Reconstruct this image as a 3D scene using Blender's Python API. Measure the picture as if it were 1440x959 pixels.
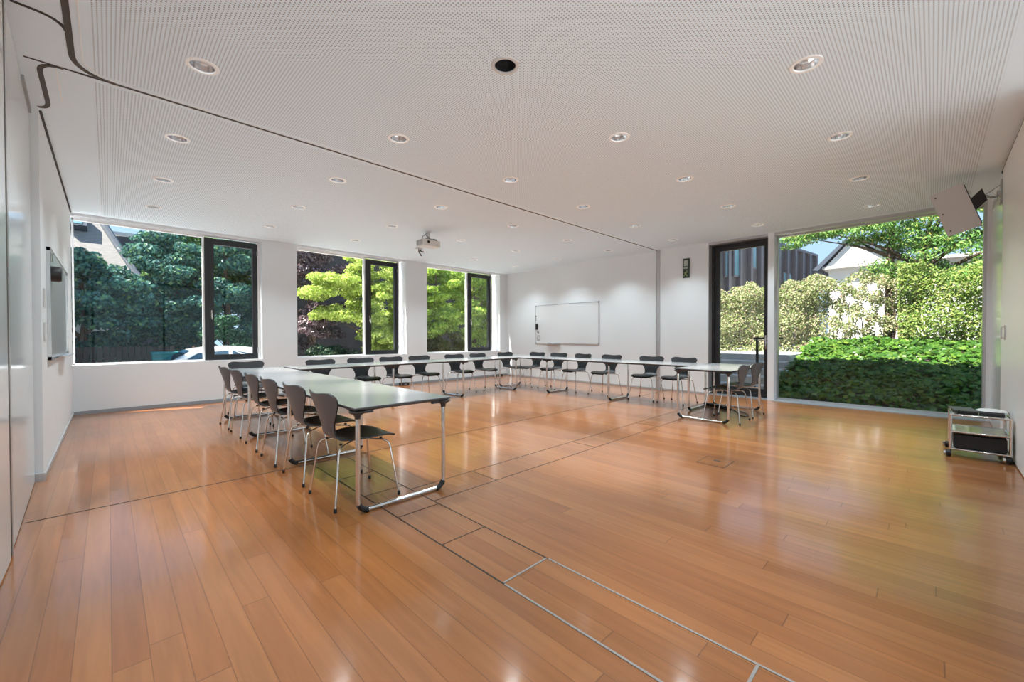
import bpy, bmesh, math, random
import numpy as np
from mathutils import Vector, Matrix

sc = bpy.context.scene
for o in list(bpy.data.objects):
    bpy.data.objects.remove(o)
PI = math.pi
H = 3.227                      # ceiling height
XL, XE, YW, YS = -0.413, 9.131, 9.566, -0.59

# ------------------------------------------------------------------ camera
cam_d = bpy.data.cameras.new('camera')
cam_d.sensor_width = 36.0
cam_d.lens = 579.55 / 1440 * 36
cam_d.clip_start = 0.02
cam = bpy.data.objects.new('camera', cam_d)
sc.collection.objects.link(cam)
yaw, pitch, roll = 0.7959, -0.0118, -0.0018
fw = Vector((math.cos(pitch) * math.cos(yaw), math.cos(pitch) * math.sin(yaw), math.sin(pitch)))
rt = Vector((math.sin(yaw), -math.cos(yaw), 0))
up = rt.cross(fw)
r2 = math.cos(roll) * rt + math.sin(roll) * up
u2 = -math.sin(roll) * rt + math.cos(roll) * up
m = Matrix((r2, u2, -fw)).transposed().to_4x4()
m.translation = (0, 0, 1.25)
cam.matrix_world = m
sc.camera = cam

# ------------------------------------------------------------------ light
SUN_DIR = Vector((0.60, -0.23, -1.0))
SUN, SKY, LAMP = 15.5, 0.9, 44.0
sc.view_settings.view_transform = 'Standard'
sc.view_settings.look = 'None'
sc.view_settings.exposure = 0.46
sc.view_settings.gamma = 1.0
sc.view_settings.use_curve_mapping = False
sc.cycles.max_bounces = 8
sc.cycles.diffuse_bounces = 5
sc.cycles.transparent_max_bounces = 16
sc.cycles.sample_clamp_indirect = 6.0

w = bpy.data.worlds.new('sky')
sc.world = w
w.use_nodes = True
nt = w.node_tree
nt.nodes.clear()
wo = nt.nodes.new('ShaderNodeOutputWorld')
bg = nt.nodes.new('ShaderNodeBackground')
tc = nt.nodes.new('ShaderNodeTexCoord')
sx = nt.nodes.new('ShaderNodeSeparateXYZ')
cr = nt.nodes.new('ShaderNodeValToRGB')
cr.color_ramp.elements[0].position = 0.0
cr.color_ramp.elements[0].color = (0.52, 0.76, 1.0, 1)
cr.color_ramp.elements[1].position = 0.6
cr.color_ramp.elements[1].color = (0.36, 0.60, 1.0, 1)
nt.links.new(tc.outputs['Generated'], sx.inputs[0])
nt.links.new(sx.outputs['Z'], cr.inputs[0])
nt.links.new(cr.outputs[0], bg.inputs[0])
bg.inputs[1].default_value = SKY
nt.links.new(bg.outputs[0], wo.inputs[0])

sd = bpy.data.lights.new('sun', 'SUN')
sd.energy = SUN
sd.angle = math.radians(0.6)
sd.color = (1.0, 0.95, 0.87)
sun = bpy.data.objects.new('sun', sd)
sc.collection.objects.link(sun)
sun.rotation_euler = SUN_DIR.to_track_quat('-Z', 'Y').to_euler()


def area(name, loc, direction, sx_, sy_, energy, color=(1, 1, 1)):
    d = bpy.data.lights.new(name, 'AREA')
    d.shape = 'RECTANGLE'
    d.size, d.size_y = sx_, sy_
    d.energy = energy
    d.color = color
    o = bpy.data.objects.new(name, d)
    sc.collection.objects.link(o)
    o.location = loc
    o.rotation_euler = Vector(direction).to_track_quat('-Z', 'Z').to_euler()
    return o



# ------------------------------------------------------------------ helpers
C = sc.collection
rng = np.random.default_rng(7)
random.seed(7)


def mat(name, col, rough=0.5, metal=0.0, spec=0.5, coat=0.0, emit=None, es=0.0):
    mt = bpy.data.materials.new(name)
    mt.use_nodes = True
    b = mt.node_tree.nodes['Principled BSDF']
    b.inputs['Base Color'].default_value = (*col, 1)
    b.inputs['Roughness'].default_value = rough
    b.inputs['Metallic'].default_value = metal
    b.inputs['Specular IOR Level'].default_value = spec
    b.inputs['Coat Weight'].default_value = coat
    if emit:
        b.inputs['Emission Color'].default_value = (*emit, 1)
        b.inputs['Emission Strength'].default_value = es
    return mt


def nodes(mt):
    return mt.node_tree.nodes, mt.node_tree.links, mt.node_tree.nodes['Principled BSDF']


def math_n(nt_, op, a=None, b=None):
    n = nt_.nodes.new('ShaderNodeMath')
    n.operation = op
    for i, v in enumerate((a, b)):
        if v is None:
            continue
        if isinstance(v, (int, float)):
            n.inputs[i].default_value = v
        else:
            nt_.links.new(v, n.inputs[i])
    return n.outputs[0]


def speckle(mt, scale, amount, c0, c1, detail=4, stretch=(1, 1, 1), bump=0.0):
    """procedural colour variation between two tones of one thing"""
    ns, ln, b = nodes(mt)
    t = ns.new('ShaderNodeTexCoord')
    mp = ns.new('ShaderNodeMapping')
    mp.inputs['Scale'].default_value = stretch
    nz = ns.new('ShaderNodeTexNoise')
    nz.inputs['Scale'].default_value = scale
    nz.inputs['Detail'].default_value = detail
    rp = ns.new('ShaderNodeValToRGB')
    rp.color_ramp.elements[0].position = 0.5 - amount
    rp.color_ramp.elements[1].position = 0.5 + amount
    rp.color_ramp.elements[0].color = (*c0, 1)
    rp.color_ramp.elements[1].color = (*c1, 1)
    ln.new(t.outputs['Object'], mp.inputs[0])
    ln.new(mp.outputs[0], nz.inputs['Vector'])
    ln.new(nz.outputs[0], rp.inputs[0])
    ln.new(rp.outputs[0], b.inputs['Base Color'])
    if bump:
        bp = ns.new('ShaderNodeBump')
        bp.inputs['Strength'].default_value = bump
        bp.inputs['Distance'].default_value = 0.01
        ln.new(nz.outputs[0], bp.inputs['Height'])
        ln.new(bp.outputs[0], b.inputs['Normal'])
    return mt


class MB:
    """collects shapes for ONE mesh"""

    def __init__(s):
        s.v, s.f = [], []

    def add(s, vs, fs):
        k = len(s.v)
        s.v += [tuple(x) for x in vs]
        s.f += [tuple(i + k for i in f) for f in fs]
        return s

    def box(s, x0, x1, y0, y1, z0, z1, bev=0.0):
        if bev <= 0:
            vs = [(x, y, z) for x in (x0, x1) for y in (y0, y1) for z in (z0, z1)]
            return s.add(vs, [(0, 1, 3, 2), (4, 6, 7, 5), (0, 4, 5, 1), (2, 3, 7, 6), (0, 2, 6, 4), (1, 5, 7, 3)])
        bm = bmesh.new()
        bmesh.ops.create_cube(bm, size=1)
        for v in bm.verts:
            v.co = ((x0 + x1) / 2 + v.co.x * (x1 - x0), (y0 + y1) / 2 + v.co.y * (y1 - y0), (z0 + z1) / 2 + v.co.z * (z1 - z0))
        bmesh.ops.bevel(bm, geom=bm.edges[:], offset=bev, segments=2, affect='EDGES', profile=0.5)
        bm.verts.index_update()
        s.add([v.co[:] for v in bm.verts], [[v.index for v in f.verts] for f in bm.faces])
        bm.free()
        return s

    def obox(s, c, ax, ay, az):
        """box from centre and three half-axis vectors"""
        c, ax, ay, az = map(Vector, (c, ax, ay, az))
        vs = [c + i * ax + j * ay + k * az for i in (-1, 1) for j in (-1, 1) for k in (-1, 1)]
        return s.add(vs, [(0, 1, 3, 2), (4, 6, 7, 5), (0, 4, 5, 1), (2, 3, 7, 6), (0, 2, 6, 4), (1, 5, 7, 3)])

    def tube(s, pts, r, seg=10, fillet=0.0, fs=5, cap=True, r_end=None):
        P = [Vector(p) for p in pts]
        if fillet:
            Q = [P[0]]
            for i in range(1, len(P) - 1):
                a, b = (P[i - 1] - P[i]), (P[i + 1] - P[i])
                la, lb = a.length, b.length
                if la < 1e-6 or lb < 1e-6:
                    continue
                d = min(fillet, la * 0.49, lb * 0.49)
                A, B = P[i] + a / la * d, P[i] + b / lb * d
                for k in range(fs + 1):
                    t = k / fs
                    Q.append((1 - t) ** 2 * A + 2 * t * (1 - t) * P[i] + t * t * B)
            Q.append(P[-1])
            P = Q
        n = len(P)
        T = []
        for i in range(n):
            t = (P[min(i + 1, n - 1)] - P[max(i - 1, 0)])
            T.append(t.normalized() if t.length > 1e-9 else Vector((0, 0, 1)))
        up_ = Vector((0, 0, 1)) if abs(T[0].z) < 0.9 else Vector((1, 0, 0))
        N = (up_ - T[0] * up_.dot(T[0])).normalized()
        vs, fcs = [], []
        for i in range(n):
            N = (N - T[i] * N.dot(T[i])).normalized()
            B = T[i].cross(N)
            rr = r if r_end is None else r + (r_end - r) * i / (n - 1)
            for k in range(seg):
                a = 2 * PI * k / seg
                vs.append(P[i] + rr * (math.cos(a) * N + math.sin(a) * B))
        for i in range(n - 1):
            for k in range(seg):
                k2 = (k + 1) % seg
                fcs.append((i * seg + k, i * seg + k2, (i + 1) * seg + k2, (i + 1) * seg + k))
        if cap:
            fcs.append(tuple(range(seg))[::-1])
            fcs.append(tuple((n - 1) * seg + k for k in range(seg)))
        return s.add(vs, fcs)

    def lathe(s, prof, c=(0, 0, 0), seg=24, axis='z', cap=True):
        """prof: list of (r, h) ; revolved about the axis through c"""
        vs, fcs = [], []
        for r, h in prof:
            for k in range(seg):
                a = 2 * PI * k / seg
                p = (r * math.cos(a), r * math.sin(a), h)
                if axis == 'x':
                    p = (p[2], p[0], p[1])
                elif axis == 'y':
                    p = (p[1], p[2], p[0])
                vs.append((c[0] + p[0], c[1] + p[1], c[2] + p[2]))
        for i in range(len(prof) - 1):
            for k in range(seg):
                k2 = (k + 1) % seg
                fcs.append((i * seg + k, i * seg + k2, (i + 1) * seg + k2, (i + 1) * seg + k))
        if cap:
            fcs.append(tuple(range(seg))[::-1])
            fcs.append(tuple((len(prof) - 1) * seg + k for k in range(seg)))
        return s.add(vs, fcs)

    def prism(s, poly, z0, z1):
        n = len(poly)
        vs = [(p[0], p[1], z0) for p in poly] + [(p[0], p[1], z1) for p in poly]
        fcs = [tuple(range(n))[::-1], tuple(range(n, 2 * n))]
        fcs += [(i, (i + 1) % n, n + (i + 1) % n, n + i) for i in range(n)]
        return s.add(vs, fcs)

    def strip(s, pts, wdt, z0, z1):
        """flat band of constant width along a 2-D polyline"""
        P = [Vector((p[0], p[1])) for p in pts]
        L, R = [], []
        for i in range(len(P)):
            t = (P[min(i + 1, len(P) - 1)] - P[max(i - 1, 0)]).normalized()
            nn = Vector((-t.y, t.x)) * wdt / 2
            L.append(P[i] + nn)
            R.append(P[i] - nn)
        return s.prism([p[:] for p in L] + [p[:] for p in R[::-1]], z0, z1)

    def build(s, name, mt, parent=None, smooth=False, angle=None):
        me = bpy.data.meshes.new(name)
        me.from_pydata(s.v, [], s.f)
        me.validate()
        bm = bmesh.new()
        bm.from_mesh(me)
        bmesh.ops.recalc_face_normals(bm, faces=bm.faces)
        bm.to_mesh(me)
        bm.free()
        if smooth:
            me.polygons.foreach_set('use_smooth', [True] * len(me.polygons))
            if angle is None:
                angle = 40
            try:
                me.set_sharp_from_angle(angle=math.radians(angle))
            except Exception:
                pass
        me.materials.append(mt)
        o = bpy.data.objects.new(name, me)
        C.objects.link(o)
        if parent:
            o.parent = parent
        return o


def tag(o, label=None, cat=None, group=None, kind=None):
    if label:
        o['label'] = label
    if cat:
        o['category'] = cat
    if group:
        o['group'] = group
    if kind:
        o['kind'] = kind
    return o


def thing(name, label, cat, loc=(0, 0, 0), rz=0.0, group=None):
    o = bpy.data.objects.new(name, None)
    o.empty_display_size = 0.1
    C.objects.link(o)
    o.location = loc
    o.rotation_euler = (0, 0, rz)
    return tag(o, label, cat, group)


def dup(o, loc, rz=0.0, label=None, group=None, parent=None):
    def rec(src, par):
        c = src.copy()
        C.objects.link(c)
        c.parent = par
        for ch in list(src.children):
            rec(ch, c)
        return c
    c = rec(o, None)
    c.location = loc
    c.rotation_euler = (0, 0, rz)
    if label:
        c['label'] = label
    if group:
        c['group'] = group
    return c


def struct(name, mb, mt, parent=None, smooth=False):
    o = mb.build(name, mt, parent, smooth)
    if parent is None:
        o['kind'] = 'structure'
    return o


# ------------------------------------------------------------------ materials
M = {}
M['wall'] = mat('wall_paint', (0.75, 0.775, 0.795), 0.55, spec=0.3)
M['wall2'] = mat('panel_white_gloss', (0.76, 0.785, 0.80), 0.12, spec=0.5)
M['white'] = mat('white_lacquer', (0.82, 0.82, 0.82), 0.35)
M['ringwhite'] = mat('bright_white_ring', (0.92, 0.92, 0.92), 0.3)
M['offwhite'] = mat('projector_plastic', (0.62, 0.61, 0.59), 0.45)
M['black'] = mat('black_plastic', (0.012, 0.012, 0.013), 0.45)
M['rubber'] = mat('black_rubber', (0.015, 0.015, 0.016), 0.6)
M['frame'] = mat('black_window_metal', (0.014, 0.015, 0.018), 0.38)
M['alu'] = mat('grey_aluminium', (0.55, 0.55, 0.56), 0.35, metal=0.6)
M['steel'] = mat('brushed_steel', (0.62, 0.61, 0.60), 0.22, metal=1.0)
M['chrome'] = mat('polished_chrome', (0.78, 0.77, 0.75), 0.10, metal=1.0)
M['greybase'] = mat('grey_baseboard_paint', (0.30, 0.31, 0.33), 0.5)
M['slot'] = mat('brown_track_channel', (0.055, 0.038, 0.030), 0.6)
M['seam'] = mat('dark_seam', (0.03, 0.025, 0.022), 0.7)
M['shell'] = speckle(mat('charcoal_chair_lacquer', (0.035, 0.035, 0.037), 0.42), 60, 0.2, (0.020, 0.022, 0.025), (0.027, 0.029, 0.032))
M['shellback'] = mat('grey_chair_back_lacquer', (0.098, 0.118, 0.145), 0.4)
M['top'] = speckle(mat('pale_grey_laminate', (0.6, 0.6, 0.58), 0.2), 90, 0.25, (0.31, 0.312, 0.318), (0.35, 0.352, 0.358))
M['edge'] = mat('dark_table_edge', (0.055, 0.055, 0.057), 0.5)
M['board'] = mat('whiteboard_enamel', (0.74, 0.75, 0.76), 0.10)
M['greyplate'] = mat('grey_speaker_paint', (0.58, 0.58, 0.58), 0.45)
M['screw'] = mat('dark_screw', (0.12, 0.12, 0.12), 0.4, metal=0.8)
M['signgreen'] = mat('dark_green_sign', (0.012, 0.03, 0.02), 0.35)
M['signlight'] = mat('pale_sign_print', (0.42, 0.46, 0.40), 0.4)
M['signlime'] = mat('lime_sign_print', (0.30, 0.38, 0.14), 0.4)
M['carry'] = mat('translucent_shelf', (0.55, 0.56, 0.50), 0.08)
M['concrete'] = speckle(mat('pale_concrete', (0.5, 0.48, 0.46), 0.85), 9, 0.25, (0.40, 0.39, 0.38), (0.52, 0.50, 0.48))
M['paving'] = speckle(mat('light_gravel', (0.6, 0.58, 0.54), 0.9), 40, 0.3, (0.58, 0.56, 0.52), (0.75, 0.73, 0.69))
M['terrace'] = speckle(mat('white_bounce_stone', (0.7, 0.7, 0.68), 0.8), 8, 0.3, (0.56, 0.56, 0.55), (0.64, 0.64, 0.62))
M['bouncegravel'] = speckle(mat('white_bounce_gravel', (0.85, 0.85, 0.83), 0.9), 40, 0.3, (0.82, 0.82, 0.80), (0.90, 0.90, 0.88))
M['threshold'] = mat('grey_threshold_metal', (0.34, 0.37, 0.40), 0.4, metal=0.3)
M['soil'] = speckle(mat('dark_soil', (0.05, 0.04, 0.03), 0.95), 12, 0.3, (0.03, 0.025, 0.018), (0.08, 0.06, 0.04))
M['asphalt'] = speckle(mat('pale_asphalt', (0.25, 0.25, 0.25), 0.9), 60, 0.3, (0.22, 0.22, 0.22), (0.30, 0.30, 0.30))
M['bark'] = speckle(mat('bark', (0.08, 0.05, 0.035), 0.9), 14, 0.25, (0.05, 0.035, 0.025), (0.16, 0.10, 0.07), stretch=(1, 1, 0.2), bump=0.5)
M['carpaint'] = mat('white_car_paint', (0.80, 0.82, 0.84), 0.15, coat=0.6)
M['carglass'] = mat('blue_tinted_car_glass', (0.02, 0.07, 0.13), 0.05)
M['teal'] = mat('teal_bin_plastic', (0.03, 0.22, 0.22), 0.4)
M['slate'] = speckle(mat('grey_slate_roof', (0.2, 0.19, 0.18), 0.8), 5, 0.3, (0.20, 0.19, 0.185), (0.34, 0.315, 0.30), stretch=(1, 1, 3))
M['fascia'] = mat('dark_blue_grey_fascia', (0.05, 0.065, 0.09), 0.5)
M['render'] = mat('pale_house_render', (0.72, 0.72, 0.70), 0.8)
M['clad'] = speckle(mat('brown_grey_cladding', (0.10, 0.09, 0.085), 0.55), 6, 0.3, (0.085, 0.075, 0.07), (0.12, 0.105, 0.10))
M['cladpost'] = mat('mauve_grey_post', (0.17, 0.15, 0.155), 0.5)
M['blueglass'] = mat('pale_blue_window_glass', (0.16, 0.30, 0.34), 0.06)
M['fence'] = speckle(mat('dark_stained_fence', (0.035, 0.025, 0.02), 0.8), 10, 0.3, (0.025, 0.018, 0.015), (0.06, 0.04, 0.03), stretch=(1, 1, 0.1))
M['gold'] = mat('grey_metal_reflector', (0.84, 0.85, 0.87), 0.18, metal=1.0)


def floor_mat():
    mt = mat('oak_plank_floor', (0.4, 0.22, 0.1), 0.24)
    ns, ln, b = nodes(mt)
    nt_ = mt.node_tree
    t = ns.new('ShaderNodeTexCoord')
    s = ns.new('ShaderNodeSeparateXYZ')
    ln.new(t.outputs['Object'], s.inputs[0])
    PW, PL = 0.1085, 2.3
    u = math_n(nt_, 'DIVIDE', math_n(nt_, 'ADD', s.outputs[0], 0.002), PW)
    row = math_n(nt_, 'FLOOR', u)
    fu = math_n(nt_, 'FRACT', u)
    wn = ns.new('ShaderNodeTexWhiteNoise')
    wn.noise_dimensions = '1D'
    ln.new(row, wn.inputs['W'])
    v = math_n(nt_, 'ADD', math_n(nt_, 'DIVIDE', s.outputs[1], PL), math_n(nt_, 'MULTIPLY', wn.outputs['Value'], 7.0))
    seg = math_n(nt_, 'FLOOR', v)
    fv = math_n(nt_, 'FRACT', v)
    cb = ns.new('ShaderNodeCombineXYZ')
    ln.new(row, cb.inputs[0])
    ln.new(seg, cb.inputs[1])
    w2 = ns.new('ShaderNodeTexWhiteNoise')
    w2.noise_dimensions = '2D'
    ln.new(cb.outputs[0], w2.inputs['Vector'])
    # plank tone
    rp = ns.new('ShaderNodeValToRGB')
    el = rp.color_ramp.elements
    el[0].position, el[0].color = 0.0, (0.262, 0.094, 0.027, 1)
    el[1].position, el[1].color = 1.0, (0.330, 0.131, 0.042, 1)
    e = el.new(0.5)
    e.color = (0.295, 0.110, 0.033, 1)
    ln.new(w2.outputs['Value'], rp.inputs[0])
    # grain
    ad = ns.new('ShaderNodeVectorMath')
    ad.operation = 'ADD'
    mu = ns.new('ShaderNodeVectorMath')
    mu.operation = 'MULTIPLY'
    mu.inputs[1].default_value = (26, 1.6, 1)
    ln.new(t.outputs['Object'], mu.inputs[0])
    sc2 = ns.new('ShaderNodeVectorMath')
    sc2.operation = 'SCALE'
    sc2.inputs['Scale'].default_value = 37.0
    ln.new(w2.outputs['Color'], sc2.inputs[0])
    ln.new(mu.outputs[0], ad.inputs[0])
    ln.new(sc2.outputs[0], ad.inputs[1])
    nz = ns.new('ShaderNodeTexNoise')
    nz.inputs['Scale'].default_value = 1.0
    nz.inputs['Detail'].default_value = 6
    nz.inputs['Distortion'].default_value = 0.6
    ln.new(ad.outputs[0], nz.inputs['Vector'])
    gr = ns.new('ShaderNodeMapRange')
    gr.inputs['From Min'].default_value = 0.3
    gr.inputs['From Max'].default_value = 0.7
    gr.inputs['To Min'].default_value = 0.84
    gr.inputs['To Max'].default_value = 1.10
    ln.new(nz.outputs[0], gr.inputs['Value'])
    # joints
    d1 = math_n(nt_, 'MINIMUM', fu, math_n(nt_, 'SUBTRACT', 1.0, fu))
    j1 = math_n(nt_, 'LESS_THAN', d1, 0.014)
    d2 = math_n(nt_, 'MINIMUM', fv, math_n(nt_, 'SUBTRACT', 1.0, fv))
    j2 = math_n(nt_, 'LESS_THAN', d2, 0.0011)
    jj = math_n(nt_, 'MAXIMUM', j1, j2)
    jf = math_n(nt_, 'SUBTRACT', 1.0, math_n(nt_, 'MULTIPLY', jj, 0.42))
    tot = math_n(nt_, 'MULTIPLY', gr.outputs[0], jf)
    mx = ns.new('ShaderNodeVectorMath')
    mx.operation = 'SCALE'
    ln.new(rp.outputs[0], mx.inputs[0])
    ln.new(tot, mx.inputs['Scale'])
    ln.new(mx.outputs[0], b.inputs['Base Color'])
    # slightly wavy varnish
    n2 = ns.new('ShaderNodeTexNoise')
    n2.inputs['Scale'].default_value = 3.0
    n2.inputs['Detail'].default_value = 3
    ln.new(t.outputs['Object'], n2.inputs['Vector'])
    hs = math_n(nt_, 'ADD', math_n(nt_, 'MULTIPLY', n2.outputs[0], 1.2), math_n(nt_, 'MULTIPLY', nz.outputs[0], 0.10))
    hs = math_n(nt_, 'SUBTRACT', hs, math_n(nt_, 'MULTIPLY', jj, 0.05))
    bp = ns.new('ShaderNodeBump')
    bp.inputs['Strength'].default_value = 0.30
    bp.inputs['Distance'].default_value = 0.006
    ln.new(hs, bp.inputs['Height'])
    ln.new(bp.outputs[0], b.inputs['Normal'])
    rr = ns.new('ShaderNodeMapRange')
    rr.inputs['To Min'].default_value = 0.285
    rr.inputs['To Max'].default_value = 0.36
    ln.new(n2.outputs[0], rr.inputs['Value'])
    ln.new(rr.outputs[0], b.inputs['Roughness'])
    b.inputs['Specular IOR Level'].default_value = 0.25
    b.inputs['Coat Weight'].default_value = 0.75
    b.inputs['Coat Roughness'].default_value = 0.12
    b.inputs['Coat IOR'].default_value = 1.55
    ln.new(bp.outputs[0], b.inputs['Coat Normal'])
    return mt


def ceiling_mat():
    """white board with a square grid of drilled holes, plain margins"""
    mt = mat('perforated_ceiling_board', (0.8, 0.8, 0.8), 0.7, spec=0.2)
    ns, ln, b = nodes(mt)
    nt_ = mt.node_tree
    t = ns.new('ShaderNodeTexCoord')
    s = ns.new('ShaderNodeSeparateXYZ')
    ln.new(t.outputs['Object'], s.inputs[0])
    P = 0.021
    fx = math_n(nt_, 'ABSOLUTE', math_n(nt_, 'SUBTRACT', math_n(nt_, 'FRACT', math_n(nt_, 'DIVIDE', s.outputs[0], P)), 0.5))
    fy = math_n(nt_, 'ABSOLUTE', math_n(nt_, 'SUBTRACT', math_n(nt_, 'FRACT', math_n(nt_, 'DIVIDE', s.outputs[1], P)), 0.5))
    r2_ = math_n(nt_, 'ADD', math_n(nt_, 'MULTIPLY', fx, fx), math_n(nt_, 'MULTIPLY', fy, fy))
    hole = math_n(nt_, 'LESS_THAN', r2_, 0.046)
    a = math_n(nt_, 'GREATER_THAN', s.outputs[0], -0.07)
    c = math_n(nt_, 'GREATER_THAN', s.outputs[1], -0.365)
    d = math_n(nt_, 'GREATER_THAN', math_n(nt_, 'ABSOLUTE', math_n(nt_, 'SUBTRACT', s.outputs[1], 4.49)), 0.075)
    e = math_n(nt_, 'LESS_THAN', s.outputs[1], 9.44)
    f = math_n(nt_, 'LESS_THAN', s.outputs[0], 9.0)
    hole = math_n(nt_, 'MULTIPLY', hole, math_n(nt_, 'MULTIPLY', math_n(nt_, 'MULTIPLY', a, c), math_n(nt_, 'MULTIPLY', d, math_n(nt_, 'MULTIPLY', e, f))))
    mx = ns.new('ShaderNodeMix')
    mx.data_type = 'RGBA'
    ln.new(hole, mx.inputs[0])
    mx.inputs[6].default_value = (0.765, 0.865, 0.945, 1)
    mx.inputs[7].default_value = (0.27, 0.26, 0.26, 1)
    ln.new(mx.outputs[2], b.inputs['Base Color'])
    return mt


def glass_mat(name, tint=(0.93, 0.96, 0.95), gain=2.0):
    mt = bpy.data.materials.new(name)
    mt.use_nodes = True
    ns, ln = mt.node_tree.nodes, mt.node_tree.links
    ns.clear()
    o = ns.new('ShaderNodeOutputMaterial')
    mx = ns.new('ShaderNodeMixShader')
    tr = ns.new('ShaderNodeBsdfTransparent')
    tr.inputs[0].default_value = (*tint, 1)
    gl = ns.new('ShaderNodeBsdfGlossy')
    gl.inputs['Roughness'].default_value = 0.0
    fr = ns.new('ShaderNodeFresnel')
    fr.inputs['IOR'].default_value = 1.45
    f2 = math_n(mt.node_tree, 'MULTIPLY', fr.outputs[0], gain)
    f3 = math_n(mt.node_tree, 'MINIMUM', f2, 1.0)
    ln.new(f3, mx.inputs[0])
    ln.new(tr.outputs[0], mx.inputs[1])
    ln.new(gl.outputs[0], mx.inputs[2])
    ln.new(mx.outputs[0], o.inputs[0])
    return mt


def leaf_mat(name, cols, trans=0.35, rough=0.5, tcol=None):
    """leaf surface; each leaf takes its own tone from a ramp"""
    mt = bpy.data.materials.new(name)
    mt.use_nodes = True
    ns, ln, b = nodes(mt)
    g = ns.new('ShaderNodeNewGeometry')
    rp = ns.new('ShaderNodeValToRGB')
    el = rp.color_ramp.elements
    n = len(cols)
    el[0].position, el[0].color = 0.0, (*cols[0], 1)
    el[1].position, el[1].color = 1.0, (*cols[-1], 1)
    for i in range(1, n - 1):
        e = el.new(i / (n - 1))
        e.color = (*cols[i], 1)
    ln.new(g.outputs['Random Per Island'], rp.inputs[0])
    ln.new(rp.outputs[0], b.inputs['Base Color'])
    b.inputs['Roughness'].default_value = rough
    b.inputs['Specular IOR Level'].default_value = 0.15 if rough > 0.3 else 0.5
    tl = ns.new('ShaderNodeBsdfTranslucent')
    if tcol:
        mm = ns.new('ShaderNodeMix')
        mm.data_type = 'RGBA'
        mm.inputs[0].default_value = 0.5
        ln.new(rp.outputs[0], mm.inputs[6])
        mm.inputs[7].default_value = (*tcol, 1)
        ln.new(mm.outputs[2], tl.inputs[0])
    else:
        ln.new(rp.outputs[0], tl.inputs[0])
    mx = ns.new('ShaderNodeMixShader')
    mx.inputs[0].default_value = trans
    out = ns['Material Output']
    ln.new(b.outputs[0], mx.inputs[1])
    ln.new(tl.outputs[0], mx.inputs[2])
    ln.new(mx.outputs[0], out.inputs[0])
    return mt


M['floor'] = floor_mat()
M['ceil'] = ceiling_mat()
M['glass'] = glass_mat('window_glass', (0.975, 0.985, 0.98), 0.6)
M['glass_e'] = glass_mat('window_glass_clear', (0.985, 0.99, 0.985), 0.6)

# ------------------------------------------------------------------ room shell
struct('floor', MB().box(XL - 0.1, XE, YS - 0.1, YW, -0.12, 0.0), M['floor'])
struct('ceiling', MB().box(XL - 0.2, XE + 0.02, YS - 0.2, YW + 0.02, H, H + 0.25), M['ceil'])
# flat roof over it, with the eaves that shade the bank outside
struct('roof', MB().box(XL - 0.5, XE + 1.05, YS - 1.3, YW + 0.365, H + 0.26, H + 0.62), M['render'])

# window wall: sill wall and three pillars
wl = MB()
wl.box(XL - 0.3, XE + 0.3, YW, YW + 0.36, -0.15, 0.79)
for x0, x1 in ((2.245, 2.905), (5.53, 6.15), (8.835, XE + 0.3)):
    wl.box(x0, x1, YW, YW + 0.36, 0.79, H)
wl.box(XL - 0.3, XE + 0.3, YW + 0.01, YW + 0.28, H - 0.045, H + 0.26).box(XL - 0.3, XE + 0.3, YW + 0.28, YW + 0.36, H + 0.14, H + 0.26)
struct('wall_north', wl, M['wall'])
# left wall
struct('wall_west', MB().box(XL - 0.35, XL, 5.40, YW, 0, H).box(XL - 0.35, XL - 0.075, YS - 0.1, 5.40, 0, H), M['wall'])
# far wall with door and window opening
we = MB()
we.box(XE, XE + 0.36, 3.352, YW, -0.1, H)
we.box(XE, XE + 0.36, 2.135, 2.243, -0.05, H)
we.box(XE, XE + 0.40, YS - 0.3, -0.545, -0.1, H)
struct('wall_east', we, M['wall'])
struct('trim_1', MB().box(XE + 0.02, XE + 0.36, -0.545, 3.352, H - 0.052, H - 0.001), M['alu'])
# right wall
struct('wall_south', MB().box(5.3, XE + 0.3, YS - 0.32, YS, 0, H), M['wall'])

# baseboards
struct('baseboard_north', MB().box(XL, XE, YW - 0.012, YW, 0, 0.055), M['greybase'])
struct('baseboard_west', MB().box(XL, XL + 0.010, 5.41, YW - 0.012, 0, 0.05).box(XL - 0.07, XL + 0.010, 5.388, 5.41, 0, 0.07), M['alu'])
struct('baseboard_east', MB().box(XE - 0.010, XE, 3.36, YW - 0.012, 0, 0.04), M['alu'])
struct('baseboard_south', MB().box(5.3, XE, YS, YS + 0.01, 0, 0.04), M['alu'])

# shadow gaps between ceiling and side walls
struct('trim_2', MB().box(XL, XL + 0.016, 5.46, 9.50, H - 0.016, H - 0.001), M['seam'])
struct('trim_3', MB().box(5.3, 7.74, YS, YS + 0.022, H - 0.022, H - 0.001), M['seam'])
# partition track in the ceiling: straight slot and its curved sidings
struct('trim_4', MB().box(-0.16, XE, 4.478, 4.502, H - 0.003, H + 0.002).box(-0.41, -0.16, 4.482, 4.498, H - 0.003, H + 0.002), M['seam'])


def arc(p0, p1, p2, n=8):
    p0, p1, p2 = Vector(p0), Vector(p1), Vector(p2)
    return [((1 - t) ** 2 * p0 + 2 * t * (1 - t) * p1 + t * t * p2)[:] for t in [i / n for i in range(n + 1)]]


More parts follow.
